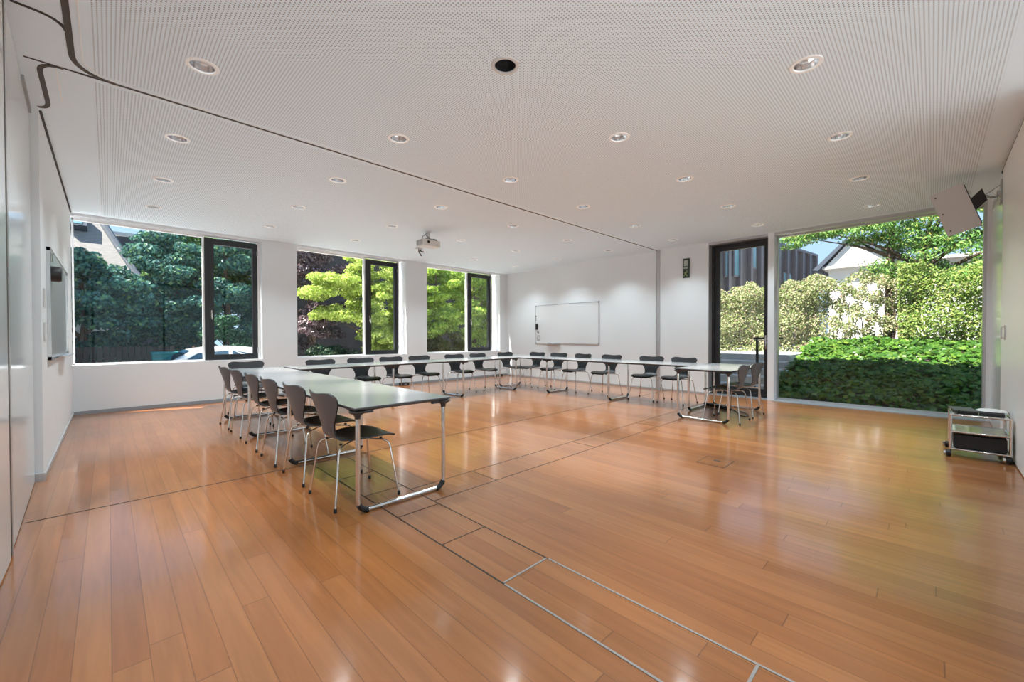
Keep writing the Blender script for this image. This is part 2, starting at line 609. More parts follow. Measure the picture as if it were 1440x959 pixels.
struct('trim_5', MB().strip([(-0.168, 2.4), (-0.166, 3.6)] + arc((-0.166, 4.22), (-0.165, 4.47), (0.06, 4.489), 10), 0.034, H - 0.0035, H + 0.002), M['slot'])
struct('trim_6', MB().strip([(-0.395, 3.80)] + arc((-0.30, 3.808), (-0.175, 3.82), (-0.168, 3.98), 8), 0.022, H - 0.0032, H + 0.002), M['seam'])
struct('trim_7', MB().strip(arc((-0.22, 4.497), (-0.345, 4.50), (-0.345, 4.66), 8) + arc((-0.345, 5.20), (-0.345, 5.37), (-0.412, 5.385), 8), 0.030, H - 0.0036, H + 0.002), M['slot'])
# bright metal edges beside the straight track
struct('trim_8', MB().box(0.02, XE, 4.452, 4.458, H - 0.004, H + 0.001).box(0.02, XE, 4.513, 4.519, H - 0.004, H + 0.001)
       .strip([(-0.115, 2.4), (-0.113, 4.30), (-0.03, 4.44)], 0.006, H - 0.004, H + 0.001).box(-0.262, -0.255, 4.55, 5.15, H - 0.004, H + 0.001), M['white'])
# vertical receiving channel on the far wall
struct('trim_9', MB().box(XE - 0.022, XE, 4.425, 4.440, 0, H).box(XE - 0.022, XE, 4.500, 4.515, 0, H).box(XE - 0.008, XE, 4.440, 4.500, 0, H), M['alu'])
# jamb on the left side of the garden door
struct('trim_10', MB().box(XE - 0.004, XE + 0.30, 3.340, 3.356, 0, H - 0.06), M['alu'])
# floor seams, duct covers and metal edges
fl = MB()
fl.box(XL, XE, 4.253, 4.265, -0.01, 0.0015)
for x in (1.414, 1.752):
    fl.box(x - 0.004, x + 0.004, 1.50, 4.256, -0.01, 0.0015)
for y in (2.641, 2.978):
    fl.box(1.756, XE - 1.0, y - 0.0035, y + 0.0035, -0.01, 0.0015)
for y in (2.05, 2.574, 3.10, 3.62):
    fl.box(1.418, 1.748, y - 0.003, y + 0.003, -0.01, 0.0015)
for x in (2.396, 3.9, 5.4, 6.9):
    fl.box(x - 0.003, x + 0.003, 2.645, 2.974, -0.01, 0.0015)
struct('trim_11', fl, M['seam'])
fm = MB()
for x in (1.414, 1.752):
    fm.box(x - 0.0055, x + 0.0055, YS, 1.50, -0.01, 0.0025)
for y in (1.512, 0.455):
    fm.box(1.418, 1.748, y - 0.0055, y + 0.0055, -0.01, 0.0025)
struct('trim_12', fm, mat('dull_metal_edge', (0.30, 0.29, 0.28), 0.55, metal=0.5))
# threshold in front of the big window
struct('trim_13', MB().box(XE - 0.10, XE + 0.36, -0.545, 2.135, -0.05, 0.012), M['threshold'])
struct('trim_14', MB().box(XE, XE + 0.50, 2.243, 3.352, -0.05, 0.014), M['threshold'])


# ------------------------------------------------------------------ windows of the left long wall
def north_window(n, x0, x1, xm):
    """fixed pane x0..xm, black casement xm..x1"""
    Y0 = YW + 0.205
    zb, zt = 0.79, H - 0.045
    fr = MB()
    fr.box(x0, x1, Y0, Y0 + 0.07, zb, zb + 0.022).box(x0, xm, Y0, Y0 + 0.07, zt - 0.03, zt)
    fr.box(xm - 0.03, xm - 0.005, Y0 - 0.02, Y0 + 0.07, zb, zt)
    fr.box(x0, x0 + 0.02, Y0, Y0 + 0.07, zb, zt)
    fr.box(x1, x1 + 0.04, Y0 - 0.04, Y0 + 0.07, zb, zt)
    win = struct('window_%d' % n, fr, M['white'])
    tag(win, kind='structure')
    a, b, c, d = xm - 0.005, x1, zb + 0.012, zt - 0.035
    cs = MB()
    lw, tw, rw, bw = 0.150, 0.11, 0.085, 0.10
    cs.box(a, a + lw, Y0 - 0.03, Y0 + 0.06, c, d, 0.004)
    cs.box(b - rw, b, Y0 - 0.03, Y0 + 0.06, c, d, 0.004)
    cs.box(a + lw, b - rw, Y0 - 0.03, Y0 + 0.06, d - tw, d, 0.004)
    cs.box(a + lw, b - rw, Y0 - 0.03, Y0 + 0.06, c, c + bw, 0.004)
    cs.build('casement_frame', M['frame'], win)
    MB().box(a + 0.07, a + 0.078, Y0 - 0.036, Y0 - 0.03, c, d).build('sash_joint', M['seam'], win)
    MB().box(x0 + 0.02, xm - 0.03, Y0 + 0.03, Y0 + 0.034, zb + 0.022, zt - 0.03).build('fixed_pane', M['glass'], win)
    MB().box(a + lw, b - rw, Y0 + 0.02, Y0 + 0.024, c + bw, d - tw).build('casement_pane', M['glass'], win)
    hd = MB().box(a + 0.098, a + 0.118, Y0 - 0.045, Y0 - 0.03, 1.60, 1.76, 0.003)
    hd.tube([(a + 0.108, Y0 - 0.04, 1.70), (a + 0.108, Y0 - 0.085, 1.70), (a + 0.108, Y0 - 0.085, 1.58)], 0.009, 8, 0.02)
    hd.build('window_handle', M['chrome'], win, True)
    hg = MB().box(b - 0.012, b + 0.012, Y0 - 0.045, Y0 - 0.02, c + 0.12, c + 0.22).box(b - 0.012, b + 0.012, Y0 - 0.045, Y0 - 0.02, d - 0.24, d - 0.14)
    hg.build('window_hinge', M['alu'], win)
    # blind pelmet line
    MB().box(x0, x1, YW + 0.05, YW + 0.058, zt - 0.006, zt).box(x0, x1, YW + 0.13, YW + 0.138, zt - 0.006, zt).build('blind_track', M['alu'], win)
    return win


north_window(1, XL, 2.205, 1.325)
north_window(2, 2.905, 5.385, 4.515)
north_window(3, 6.15, 8.60, 7.695)

# big garden window of the far wall
wi = MB()
wi.box(XE + 0.18, XE + 0.25, -0.545, 2.135, 0.012, 0.04).box(XE + 0.18, XE + 0.25, -0.545, 2.135, H - 0.075, H - 0.052)
wi.box(XE + 0.16, XE + 0.27, 2.112, 2.135, 0.012, H - 0.052).box(XE + 0.06, XE + 0.27, -0.545, -0.515, 0.012, H - 0.052)
w4 = struct('window_4', wi, M['alu'])
MB().box(XE + 0.21, XE + 0.216, -0.515, 2.112, 0.04, H - 0.075).build('fixed_pane', M['glass_e'], w4)

# unseen glazed right side behind the viewer, added to let daylight in
ws = MB()
for x in (XL + 0.03, 1.50, 3.40, 5.27):
    ws.box(x - 0.03, x + 0.03, YS - 0.12, YS - 0.04, 0.0, H)
ws.box(XL, 5.3, YS - 0.12, YS - 0.04, -0.02, 0.06).box(XL, 5.3, YS - 0.12, YS - 0.04, H - 0.06, H)
w5 = struct('window_5', ws, M['frame'])
for a, b in ((XL + 0.06, 1.47), (1.53, 3.37), (3.43, 5.24)):
    MB().add([(a, YS - 0.08, 0.06), (b, YS - 0.08, 0.06), (b, YS - 0.08, H - 0.06), (a, YS - 0.08, H - 0.06)], [(0, 1, 2, 3)]).build('fixed_pane', M['glass_e'], w5)

# garden door, black frame
dx = XE + 0.17
d0, d1 = 2.243, 3.338
dr = MB()
zt = H - 0.055
dr.box(dx, dx + 0.09, d0, d0 + 0.05, 0.014, zt, 0.003).box(dx, dx + 0.09, d1 - 0.05, d1, 0.014, zt, 0.003).box(dx, dx + 0.09, d0 + 0.05, d1 - 0.05, zt - 0.05, zt, 0.003)
door = struct('door_1', dr, M['frame'])
sash = MB()
s0, s1, sb, stp = d0 + 0.052, d1 - 0.052, 0.02, zt - 0.052
sash.box(dx + 0.015, dx + 0.085, s0, s0 + 0.055, sb, stp, 0.003).box(dx + 0.015, dx + 0.085, s1 - 0.10, s1, sb, stp, 0.003)
sash.box(dx + 0.015, dx + 0.085, s0 + 0.055, s1 - 0.10, stp - 0.085, stp, 0.003).box(dx + 0.015, dx + 0.085, s0 + 0.055, s1 - 0.10, sb, sb + 0.16, 0.003)
sash.build('door_leaf', M['frame'], door)
MB().box(dx + 0.045, dx + 0.05, s0 + 0.055, s1 - 0.10, sb + 0.16, stp - 0.085).build('door_pane', M['glass_e'], door)
hd = MB().box(dx - 0.0, dx + 0.015, s0 + 0.012, s0 + 0.036, 0.98, 1.26, 0.003).tube([(dx + 0.01, s0 + 0.024, 1.16), (dx - 0.045, s0 + 0.024, 1.16), (dx - 0.045, s0 + 0.15, 1.16)], 0.009, 8, 0.02)
hd.build('door_handle', M['steel'], door, True)

# ------------------------------------------------------------------ movable wall panels
t = thing('partition_panel', 'glossy white full-height partition panel beside the left wall pier', 'partition panel', (0, 0, 0))
p = MB()
a, b = Vector((-0.408, 3.70)), Vector((-0.462, 5.37))
nrm = Vector((b.y - a.y, -(b.x - a.x))).normalized()
q = [a, b, b - nrm * 0.05, a - nrm * 0.05]
p.prism([v[:] for v in q], 0.012, H - 0.055)
p.build('panel_leaf', M['wall2'], t)
p = MB()
for v0, v1 in ((a, b),):
    u = (b - a).normalized()
    p.obox(((a + b) / 2 - nrm * 0.025).to_3d() + Vector((0, 0, 0.008)), (u * 0.83).to_3d(), (nrm * 0.024).to_3d(), (0, 0, 0.008))
p.build('bottom_seal', M['rubber'], t)
u = (b - a).normalized()
c_ = (a + u * 1.30 + nrm * 0.004).to_3d()
MB().obox(c_ + Vector((0, 0, H - 0.075)), (u * 0.33).to_3d(), (nrm * 0.012).to_3d(), (0, 0, 0.016)).build('top_guide', M['greybase'], t)
t = thing('partition_panel', 'glossy white partition panel at the left edge, nearest the viewer', 'partition panel', (0, 0, 0))
MB().box(-0.455, -0.398, 1.9, 3.575, 0.012, H - 0.02).build('panel_leaf', M['wall2'], t)
MB().box(-0.452, -0.401, 3.577, 3.692, 0.012, H - 0.02).build('edge_profile', M['slot'], t)
MB().box(-0.450, -0.399, 3.640, 3.668, 0.012, H - 0.06).build('edge_strip', M['alu'], t)

t = thing('partition_panel', 'matte white wall panel on the right wall behind the trolley', 'partition panel', (0, 0, 0))
MB().box(5.3, 7.52, YS + 0.001, YS + 0.028, 0.014, H - 0.03, 0.002).build('panel_leaf', M['white'], t)
MB().box(7.515, 7.53, YS + 0.004, YS + 0.024, 1.58, 1.70).box(7.515, 7.53, YS + 0.004, YS + 0.024, 0.40, 0.52).build('panel_hinge', M['greybase'], t)
MB().box(7.05, 7.07, YS + 0.028, YS + 0.040, 1.20, 1.36, 0.002).tube([(7.06, YS + 0.03, 1.22), (7.06, YS + 0.06, 1.22), (7.06, YS + 0.06, 1.34), (7.06, YS + 0.03, 1.34)], 0.006, 8, 0.01).build('pull_handle', M['steel'], t, True)
t = thing('partition_panel', 'narrow glossy white panel in the right corner beside the garden window', 'partition panel', (0, 0, 0))
MB().box(7.70, 8.95, YS + 0.001, YS + 0.012, 0.02, H - 0.22, 0.002).build('panel_leaf', M['wall2'], t)
MB().box(7.70, 8.95, YS + 0.001, YS + 0.014, H - 0.20, H - 0.10, 0.002).build('top_guide', M['alu'], t)
MB().box(7.74, 7.79, YS + 0.012, YS + 0.018, 2.98, 3.14).box(7.74, 7.76, YS + 0.012, YS + 0.022, 2.98, 3.14).build('panel_hinge', M['greybase'], t)
# ------------------------------------------------------------------ tables
TL, TW, TH = 1.57, 0.80, 0.757


def make_table(lo, hi):
    """lo / hi: distance of a leg frame from that end of the top, or None where the next table carries it"""
    t = thing('conference_table', '', 'table')
    L2, W2 = TL / 2 - 0.0015, TW / 2
    MB().box(-L2, L2, -W2, W2, TH - 0.006, TH, 0.002).build('tabletop', M['top'], t)
    e = MB()
    i = 0.022
    vs = [(-L2, -W2, TH - 0.007), (L2, -W2, TH - 0.007), (L2, W2, TH - 0.007), (-L2, W2, TH - 0.007),
          (-L2, -W2, TH - 0.016), (L2, -W2, TH - 0.016), (L2, W2, TH - 0.016), (-L2, W2, TH - 0.016),
          (-L2 + i, -W2 + i, TH - 0.030), (L2 - i, -W2 + i, TH - 0.030), (L2 - i, W2 - i, TH - 0.030), (-L2 + i, W2 - i, TH - 0.030)]
    fs = [(0, 1, 2, 3), (11, 10, 9, 8)]
    for k in range(4):
        k2 = (k + 1) % 4
        fs += [(k, k2, 4 + k2, 4 + k), (4 + k, 4 + k2, 8 + k2, 8 + k)]
    e.add(vs, fs).build('edge_band', M['edge'], t)
    for sx_, inset in ((-1, lo), (1, hi)):
        if inset is None:
            continue
        x = sx_ * (L2 - inset)
        y = W2 - 0.040
        r = 0.0165
        f = MB().tube([(x, -y, TH - 0.06), (x, -y, r + 0.003), (x, y, r + 0.003), (x, y, TH - 0.06)], r, 14, 0.085, 8)
        fr = f.build('leg_frame', M['chrome'], t, True)
        for sy in (-1, 1):
            pts = [(x, sy * (y - 0.085 * (1 - math.sin(a))) + sy * 0.0035, r + 0.003 + 0.085 * (1 - math.cos(a)) - 0.0035) for a in [0.12 + 1.05 * k / 7 for k in range(8)]]
            MB().tube(pts, 0.0195, 12).build('corner_cap', M['rubber'], fr, True)
            yy = sy * y
            b = MB().lathe([(0.020, TH - 0.085), (0.021, TH - 0.066), (0.030, TH - 0.054), (0.055, TH - 0.040), (0.060, TH - 0.030)], (x, yy, 0), 20)
            b.obox((x - sx_ * 0.06, yy, TH - 0.040), (0.05, 0, 0), (0, 0.016, 0), (0, 0, 0.009))
            if inset == 0:
                b.obox((x + sx_ * 0.06, yy, TH - 0.040), (0.05, 0, 0), (0, 0.016, 0), (0, 0, 0.009))
            b.obox((x, yy - sy * 0.06, TH - 0.040), (0.016, 0, 0), (0, 0.05, 0), (0, 0, 0.009))
            b.build('corner_bracket', M['edge'], t, True)
    return t


IN = 0.040
t_first, t_mid, t_last, t_both = make_table(IN, None), make_table(0, None), make_table(0, IN), make_table(IN, IN)
ORD = ['nearest', 'second', 'third', 'fourth', 'fifth', 'sixth', 'seventh', 'eighth']
tl = []
for k in range(3):
    tl.append((1.60, 2.77 + TL * (k + 0.5), PI / 2, 'pale grey conference table in the left row, ' +
               ['nearest, with its free end showing', 'in the middle of the three', 'at the window wall end'][k], 'tables of the left row'))
for k in range(3):
    tl.append((2.06 + TL * (k + 0.5), 7.10, 0.0, 'pale grey conference table along the windows, ' +
               ['joined to the left row', 'in the middle of the three', 'in the far corner'][k], 'tables along the windows'))
for k in range(3):
    tl.append((7.24, 7.50 - TL * (k + 0.5), PI / 2, 'pale grey conference table along the far wall, ' +
               ['nearest the room corner', 'in the middle of the three', 'nearest the garden door'][k], 'tables along the far wall'))
tl.append((6.98, 2.37, 0.0, 'pale grey conference table standing crosswise in front of the garden door', None))
kinds = [t_first, t_mid, t_last, t_first, t_mid, t_last, t_last, t_mid, t_first, t_both]
used = set()
for (x, y, rz, lab, grp), src in zip(tl, kinds):
    o = dup(src, (x, y, 0), rz) if src.name in used else src
    used.add(src.name)
    o.location, o.rotation_euler = (x, y, 0), (0, 0, rz)
    o['label'] = lab
    if grp:
        o['group'] = grp

# ------------------------------------------------------------------ chairs
CS = 1.055


def catmull(P, n):
    P = [np.array(p, float) for p in P]
    out = []
    m_ = len(P) - 1
    for k in range(n + 1):
        t = k / n * m_
        i = min(int(t), m_ - 1)
        u = t - i
        p0, p1, p2, p3 = P[max(i - 1, 0)], P[i], P[i + 1], P[min(i + 2, m_)]
        out.append(0.5 * (2 * p1 + (p2 - p0) * u + (2 * p0 - 5 * p1 + 4 * p2 - p3) * u * u + (3 * p1 - p0 - 3 * p2 + p3) * u ** 3))
    return out


def shell_mesh():
    # x forward, z, half width, lateral lift (seat) , lateral wrap (back), arch of the end row
    prof = [(0.262, 0.421, 0.120, 0.000, 0.0), (0.252, 0.432, 0.158, 0.002, 0.0), (0.225, 0.441, 0.186, 0.004, 0.0), (0.15, 0.449, 0.207, 0.010, 0.0),
            (0.05, 0.447, 0.212, 0.014, 0.0), (-0.05, 0.443, 0.196, 0.014, 0.0), (-0.115, 0.445, 0.166, 0.008, 0.0),
            (-0.160, 0.457, 0.137, 0.0, 0.005), (-0.190, 0.485, 0.118, 0.0, 0.012), (-0.205, 0.528, 0.116, 0.0, 0.018),
            (-0.218, 0.580, 0.136, 0.0, 0.024), (-0.235, 0.640, 0.180, 0.0, 0.034), (-0.252, 0.700, 0.222, 0.0, 0.044),
            (-0.268, 0.748, 0.243, 0.0, 0.050), (-0.277, 0.774, 0.238, 0.0, 0.048), (-0.282, 0.786, 0.222, 0.0, 0.044)]
    rows = catmull(prof, 45)
    NV = 14
    G = []
    for i, (x, z, hw, lift, wrap) in enumerate(rows):
        s = i / 45
        topw = max(0.0, (s - 0.80) / 0.20)
        r = []
        for j in range(NV + 1):
            v = -1 + 2 * j / NV
            dz = lift * v * v + 0.013 * topw * (1 - math.cos(PI * min(1, abs(v) * 1.15))) * 0.5 - 0.016 * topw * max(0, (abs(v) - 0.80) / 0.2) ** 2
            r.append(Vector(((x + wrap * v * v) * CS, v * hw * CS, (z + dz) * CS)))
        G.append(r)
    nI, nJ = len(G), NV + 1
    top, bot = [], []
    for i in range(nI):
        for j in range(nJ):
            a = G[min(i + 1, nI - 1)][j] - G[max(i - 1, 0)][j]
            b = G[i][min(j + 1, nJ - 1)] - G[i][max(j - 1, 0)]
            n = b.cross(a).normalized()
            top.append(G[i][j] + n * 0.0055)
            bot.append(G[i][j] - n * 0.0055)
    K = nI * nJ
    fs = []
    for i in range(nI - 1):
        for j in range(nJ - 1):
            q = (i * nJ + j, i * nJ + j + 1, (i + 1) * nJ + j + 1, (i + 1) * nJ + j)
            fs += [q, tuple(K + x for x in q[::-1])]
    rim = [j for j in range(nJ)] + [i * nJ + nJ - 1 for i in range(1, nI)] + [(nI - 1) * nJ + j for j in range(nJ - 2, -1, -1)] + [i * nJ for i in range(nI - 2, 0, -1)]
    for a in range(len(rim)):
        b = (a + 1) % len(rim)
        fs.append((rim[a], rim[b], K + rim[b], K + rim[a]))
    return MB().add([p[:] for p in top + bot], fs)


def make_chair():
    t = thing('shell_chair', '', 'chair')
    sh = shell_mesh().build('seat_shell', M['shell'], t, True, 50)
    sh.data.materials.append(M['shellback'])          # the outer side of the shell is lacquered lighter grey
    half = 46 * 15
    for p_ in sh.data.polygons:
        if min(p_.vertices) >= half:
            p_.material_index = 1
    S = CS
    MB().lathe([(0.055 * S, 0.421 * S), (0.075 * S, 0.430 * S), (0.075 * S, 0.436 * S)], (0.01, 0, 0), 20).build('seat_mount', M['steel'], t, True)
    for sx_ in (1, -1):
        for sy in (1, -1):
            pts = [(0.01 + sx_ * 0.02, sy * 0.045 * S, 0.424 * S), (sx_ * 0.185 * S, sy * 0.185 * S, 0.412 * S), (sx_ * 0.236 * S, sy * 0.243 * S, 0.004)]
            lg = MB().tube(pts, 0.0074, 10, 0.06, 6).build('leg', M['chrome'], t, True)
            MB().lathe([(0.0105, 0.0), (0.0120, 0.004), (0.0115, 0.028), (0.0090, 0.031)], (sx_ * 0.2355 * S, sy * 0.2425 * S, 0), 12).build('foot_cap', M['rubber'], lg, True)
        for sy in (1, -1):
            MB().lathe([(0.010, 0), (0.012, 0.012)], (sx_ * 0.150 * S, sy * 0.13 * S, 0.418 * S), 10).build('seat_pad', M['rubber'], t)
    return t


chair0 = make_chair()
ch = []
for k, y in enumerate((3.205, 3.905, 4.64, 5.35, 6.17, 6.83)):
    ch.append((1.383 + 0.006 * math.sin(k * 2.1), y, 0.02 * math.sin(k * 1.7),
               'charcoal chair seen from behind beside the left tables, ' +
               ['nearest of six', 'second nearest of six', 'third nearest of six', 'fourth nearest of six', 'fifth nearest of six', 'farthest of six'][k],
               'chairs on the left side of the left tables'))
for k, x in enumerate((1.625, 2.70, 3.41, 4.06, 4.70, 5.60, 6.31, 7.27)):
    lab = 'black chair behind the window tables, ' + \
        ['first, at the end of the left table row', 'second from left, under the second window', 'third from left, under the second window', 'fourth from left, under the narrow casement',
         'fifth from left, by the pillar', 'sixth from left, under the third window', 'seventh from left, under the last casement', 'eighth, in the far room corner'][k]
    ch.append((x, 7.37 + (0.32 if k == 0 else 0.0) + (0.07 if k == 7 else 0), -PI / 2 + 0.05 * math.sin(k * 2.3), lab, 'chairs along the windows'))
for k, y in enumerate((7.06, 6.36, 5.68, 4.90, 3.95, 3.33)):
    lab = 'black chair behind the far wall tables, ' + \
        ['first from the corner, under the whiteboard', 'second from the corner, under the whiteboard', 'third from the corner, below the whiteboard end',
         'fourth from the corner, right of the whiteboard', 'fifth, before the vertical wall channel', 'sixth and last, below the exit sign'][k]
    ch.append((7.58 + 0.01 * math.sin(k), y, PI + 0.10 * math.sin(k * 1.9 + 0.5) - 0.05, lab, 'chairs along the far wall'))
ch.append((6.50, 2.125, PI / 2 + 0.04, 'charcoal chair seen from behind at the crosswise table, left one of two', 'chairs at the crosswise table'))
ch.append((7.15, 2.120, PI / 2 - 0.03, 'charcoal chair seen from behind at the crosswise table, right one of two', 'chairs at the crosswise table'))
for i, (x, y, rz, lab, grp) in enumerate(ch):
    o = chair0 if i == 0 else dup(chair0, (x, y, 0), rz)
    o.location, o.rotation_euler = (x, y, 0), (0, 0, rz)
    o['label'], o['group'] = lab, grp

# ------------------------------------------------------------------ ceiling downlights
GX = (0.51, 2.09, 3.65, 5.20, 6.77, 8.30)
GY = (0.66, 2.20, 3.75, 5.28, 6.80, 8.33)
cut = MB()
for x in GX:
    for y in GY:
        cut.lathe([(0.082, H - 0.05), (0.082, H + 0.13)], (x, y, 0), 32)
cut_o = cut.build('ceiling_cutter', M['ceil'])
ceil_o = bpy.data.objects['ceiling']
md = ceil_o.modifiers.new('holes', 'BOOLEAN')
md.operation = 'DIFFERENCE'
md.solver = 'EXACT'
md.object = cut_o
bpy.context.view_layer.update()
ev = ceil_o.evaluated_get(bpy.context.evaluated_depsgraph_get())
me2 = bpy.data.meshes.new_from_object(ev)
ceil_o.modifiers.clear()
ceil_o.data = me2
bpy.data.objects.remove(cut_o)


def make_downlight(dark=False):
    t = thing('downlight', '', 'ceiling light')
    MB().lathe([(0.076, 0.002), (0.078, -0.008), (0.099, -0.007), (0.104, 0.000), (0.079, 0.0005)], (0, 0, 0), 40, cap=False).build('trim_ring', M['ringwhite'] if not dark else M['greyplate'], t, True)
    MB().lathe([(0.078, 0.001), (0.073, 0.045), (0.052, 0.092)], (0, 0, 0), 12, cap=False).build('reflector', M['gold'] if not dark else M['black'], t)
    MB().lathe([(0.060, 0.094), (0.060, 0.100)], (0, 0, 0), 20).build('lamp_housing', M['black'], t)
    MB().lathe([(0.016, 0.075), (0.022, 0.080), (0.024, 0.093)], (0, 0, 0), 16).build('lamp_bulb', M['alu'] if not dark else M['black'], t, True)
    return t


dl0 = make_downlight()
dlx = make_downlight(True)
tag(dlx, 'black unlit round ceiling opening in line with the camera, nearest top centre', 'ceiling light')
dlx['group'] = 'recessed ceiling downlights'
spot = bpy.data.lights.new('downlight_lamp', 'SPOT')
spot.energy = LAMP
spot.color = (0.80, 0.94, 1.0)
spot.spot_size = math.radians(115)
spot.spot_blend = 1.0
spot.shadow_soft_size = 0.07
beam = spot.copy()
beam.energy = LAMP * 3.0
beam.color = (1.0, 0.92, 0.80)
beam.spot_size = math.radians(37)
first = True
NX = ['first', 'second', 'third', 'fourth', 'fifth', 'sixth']
for iy, y in enumerate(GY):
    for ix, x in enumerate(GX):
        lit = (ix, iy) != (1, 1)
        seen = not ((ix == 0 and iy < 2) or (ix == 1 and iy == 0))
        if lit:
            so = bpy.data.objects.new('downlight_lamp', spot)
            C.objects.link(so)
            so.location = (x, y, H - 0.004)
            sb = bpy.data.objects.new('downlight_beam', beam)
            C.objects.link(sb)
            sb.location = (x, y, H - 0.004)
        if not seen:
            continue
        if not lit:
            dlx.location = (x, y, H)
            continue
        o = dl0 if first else dup(dl0, (x, y, H), 0)
        first = False
        o.location = (x, y, H)
        if lit:
            so.parent = o
            so.location = (0, 0, -0.004)
            sb.parent = o
            sb.location = (0, 0, -0.004)
        row = ['row nearest the right wall', 'second row from the right wall', 'row just before the ceiling track', 'row just beyond the ceiling track', 'second row from the windows', 'row nearest the windows'][iy]
        o['label'] = 'recessed downlight, %s from left in the %s' % (NX[ix], row)
        o['group'] = 'recessed ceiling downlights'

# ------------------------------------------------------------------ projector
t = thing('projector', 'small pale ceiling projector on a short pole in front of the windows', 'projector', (4.34, 6.69, 0))
b = MB().box(-0.19, 0.19, -0.12, 0.12, 2.935, 3.055, 0.010)
b.build('housing', M['offwhite'], t, True)
MB().lathe([(0.034, -0.132), (0.034, -0.10)], (-0.08, 0, 3.005), 24, 'y').build('lens_ring', M['greyplate'], t, True)
MB().lathe([(0.026, -0.136), (0.018, -0.126), (0.018, -0.11)], (-0.08, 0, 3.005), 24, 'y').build('lens', M['black'], t, True)
MB().lathe([(0.010, -0.124), (0.010, -0.11)], (0.0, 0, 2.995), 12, 'y').build('sensor', M['black'], t)
v = MB()
for k in range(7):
    v.box(-0.193, -0.188, -0.10, -0.01, 2.955 + k * 0.013, 2.961 + k * 0.013).box(-0.193, -0.188, 0.01, 0.10, 2.955 + k * 0.013, 2.961 + k * 0.013)
v.build('side_vent', M['greybase'], t)
MB().lathe([(0.034, 3.085), (0.030, 3.20), (0.055, 3.205), (0.055, H)], (0, 0, 0), 20).build('mount_pole', M['offwhite'], t, True)
MB().box(-0.09, 0.07, -0.08, 0.08, 3.06, 3.085, 0.006).obox((-0.06, -0.09, 3.10), (0.06, 0, -0.035), (0, 0.008, 0), (0.004, 0, 0.007)).build('mount_plate', M['greybase'], t)
MB().box(0.06, 0.16, -0.06, 0.08, 3.055, 3.095, 0.006).build('connector_box', M['black'], t)
MB().tube([(-0.10, 0.06, 3.06), (-0.10, 0.05, 3.13), (-0.03, 0.0, 3.19), (-0.02, 0.0, H - 0.02)], 0.006, 8, 0.03).build('power_cord', M['black'], t, True)

t = thing('ceiling_cable_outlet', 'small ceiling outlet with loose black cables behind the projector', 'cable outlet', (5.03, 8.10, 0))
MB().box(-0.10, 0.05, -0.04, 0.04, H - 0.022, H, 0.004).build('outlet_plate', M['greyplate'], t)
MB().tube([(0, 0, H - 0.02), (0.04, 0.0, H - 0.07), (0.10, -0.02, H - 0.07)], 0.012, 8, 0.03).tube([(-0.03, 0, H - 0.02), (-0.03, -0.01, H - 0.08), (0.03, -0.02, H - 0.17)], 0.012, 8, 0.04).build('loose_cable', M['black'], t, True)

# ------------------------------------------------------------------ loudspeaker on the right wall
t = thing('loudspeaker', 'tilted grey wall loudspeaker hung in the upper right corner', 'loudspeaker')
P = [Vector(v_) for v_ in ((7.44, 0.06, 3.01), (7.42, -0.225, 3.09), (7.50, -0.42, 2.58), (7.53, -0.135, 2.485))]
cc = sum(P, Vector()) / 4
ax = ((P[1] - P[0]) + (P[2] - P[3])) / 4
ay = ((P[3] - P[0]) + (P[2] - P[1])) / 4
n = ax.cross(ay).normalized()
if n.x < 0:
    n = -n
ay = (n.cross(ax)).normalized() * ay.length * (1 if (n.cross(ax)).dot(ay) > 0 else -1)
dp = 0.15
bm = MB()
# trapezoid cabinet: broad side plate towards us
vs = [cc - ax - ay, cc + ax - ay, cc + ax + ay, cc - ax + ay]
vs += [q + n * dp for q in vs]
bm.add([q[:] for q in vs], [(0, 1, 2, 3), (7, 6, 5, 4), (0, 4, 5, 1), (1, 5, 6, 2), (2, 6, 7, 3), (3, 7, 4, 0)])
bm.build('cabinet', M['greyplate'], t)
for k in (-0.80, 0.0, 0.80):
    c_ = cc - ax * 0.72 * (1 if k < 0 else 1) + ay * k - n * 0.001
    MB().obox(c_, ax.normalized() * 0.008, ay.normalized() * 0.008, n * 0.003).build('screw', M['screw'], t)
# black grille side on the right edge
MB().obox(cc + ax * 1.02 - ay * 0.0 + n * dp * 0.55, ax.normalized() * 0.006, ay * 0.92, n * dp * 0.40).build('grille', M['black'], t)
e1 = cc + ax * 1.0 + ay * 0.02 + n * 0.07
MB().obox(e1 + ax.normalized() * 0.06 - ay.normalized() * 0.03, ax.normalized() * 0.06 - ay.normalized() * 0.035, ay.normalized() * 0.075, n * 0.05).build('mount_block', M['black'], t)
e2 = e1 + ax.normalized() * 0.11 - ay.normalized() * 0.055
MB().tube([e2[:], (7.66, -0.50, 2.91), (7.69, YS + 0.035, 2.95)], 0.014, 10, 0.04).build('support_arm', M['steel'], t, True)
MB().box(7.66, 7.73, YS + 0.014, YS + 0.034, 2.82, 3.12, 0.004).box(7.67, 7.72, YS + 0.03, YS + 0.06, 2.91, 2.99, 0.004).build('wall_bracket', M['steel'], t)
MB().tube([e2[:], (7.60, -0.46, 2.97), (7.67, YS + 0.07, 3.03), (7.69, YS + 0.03, 3.06)], 0.004, 6, 0.06).build('speaker_cable', M['greybase'], t, True)

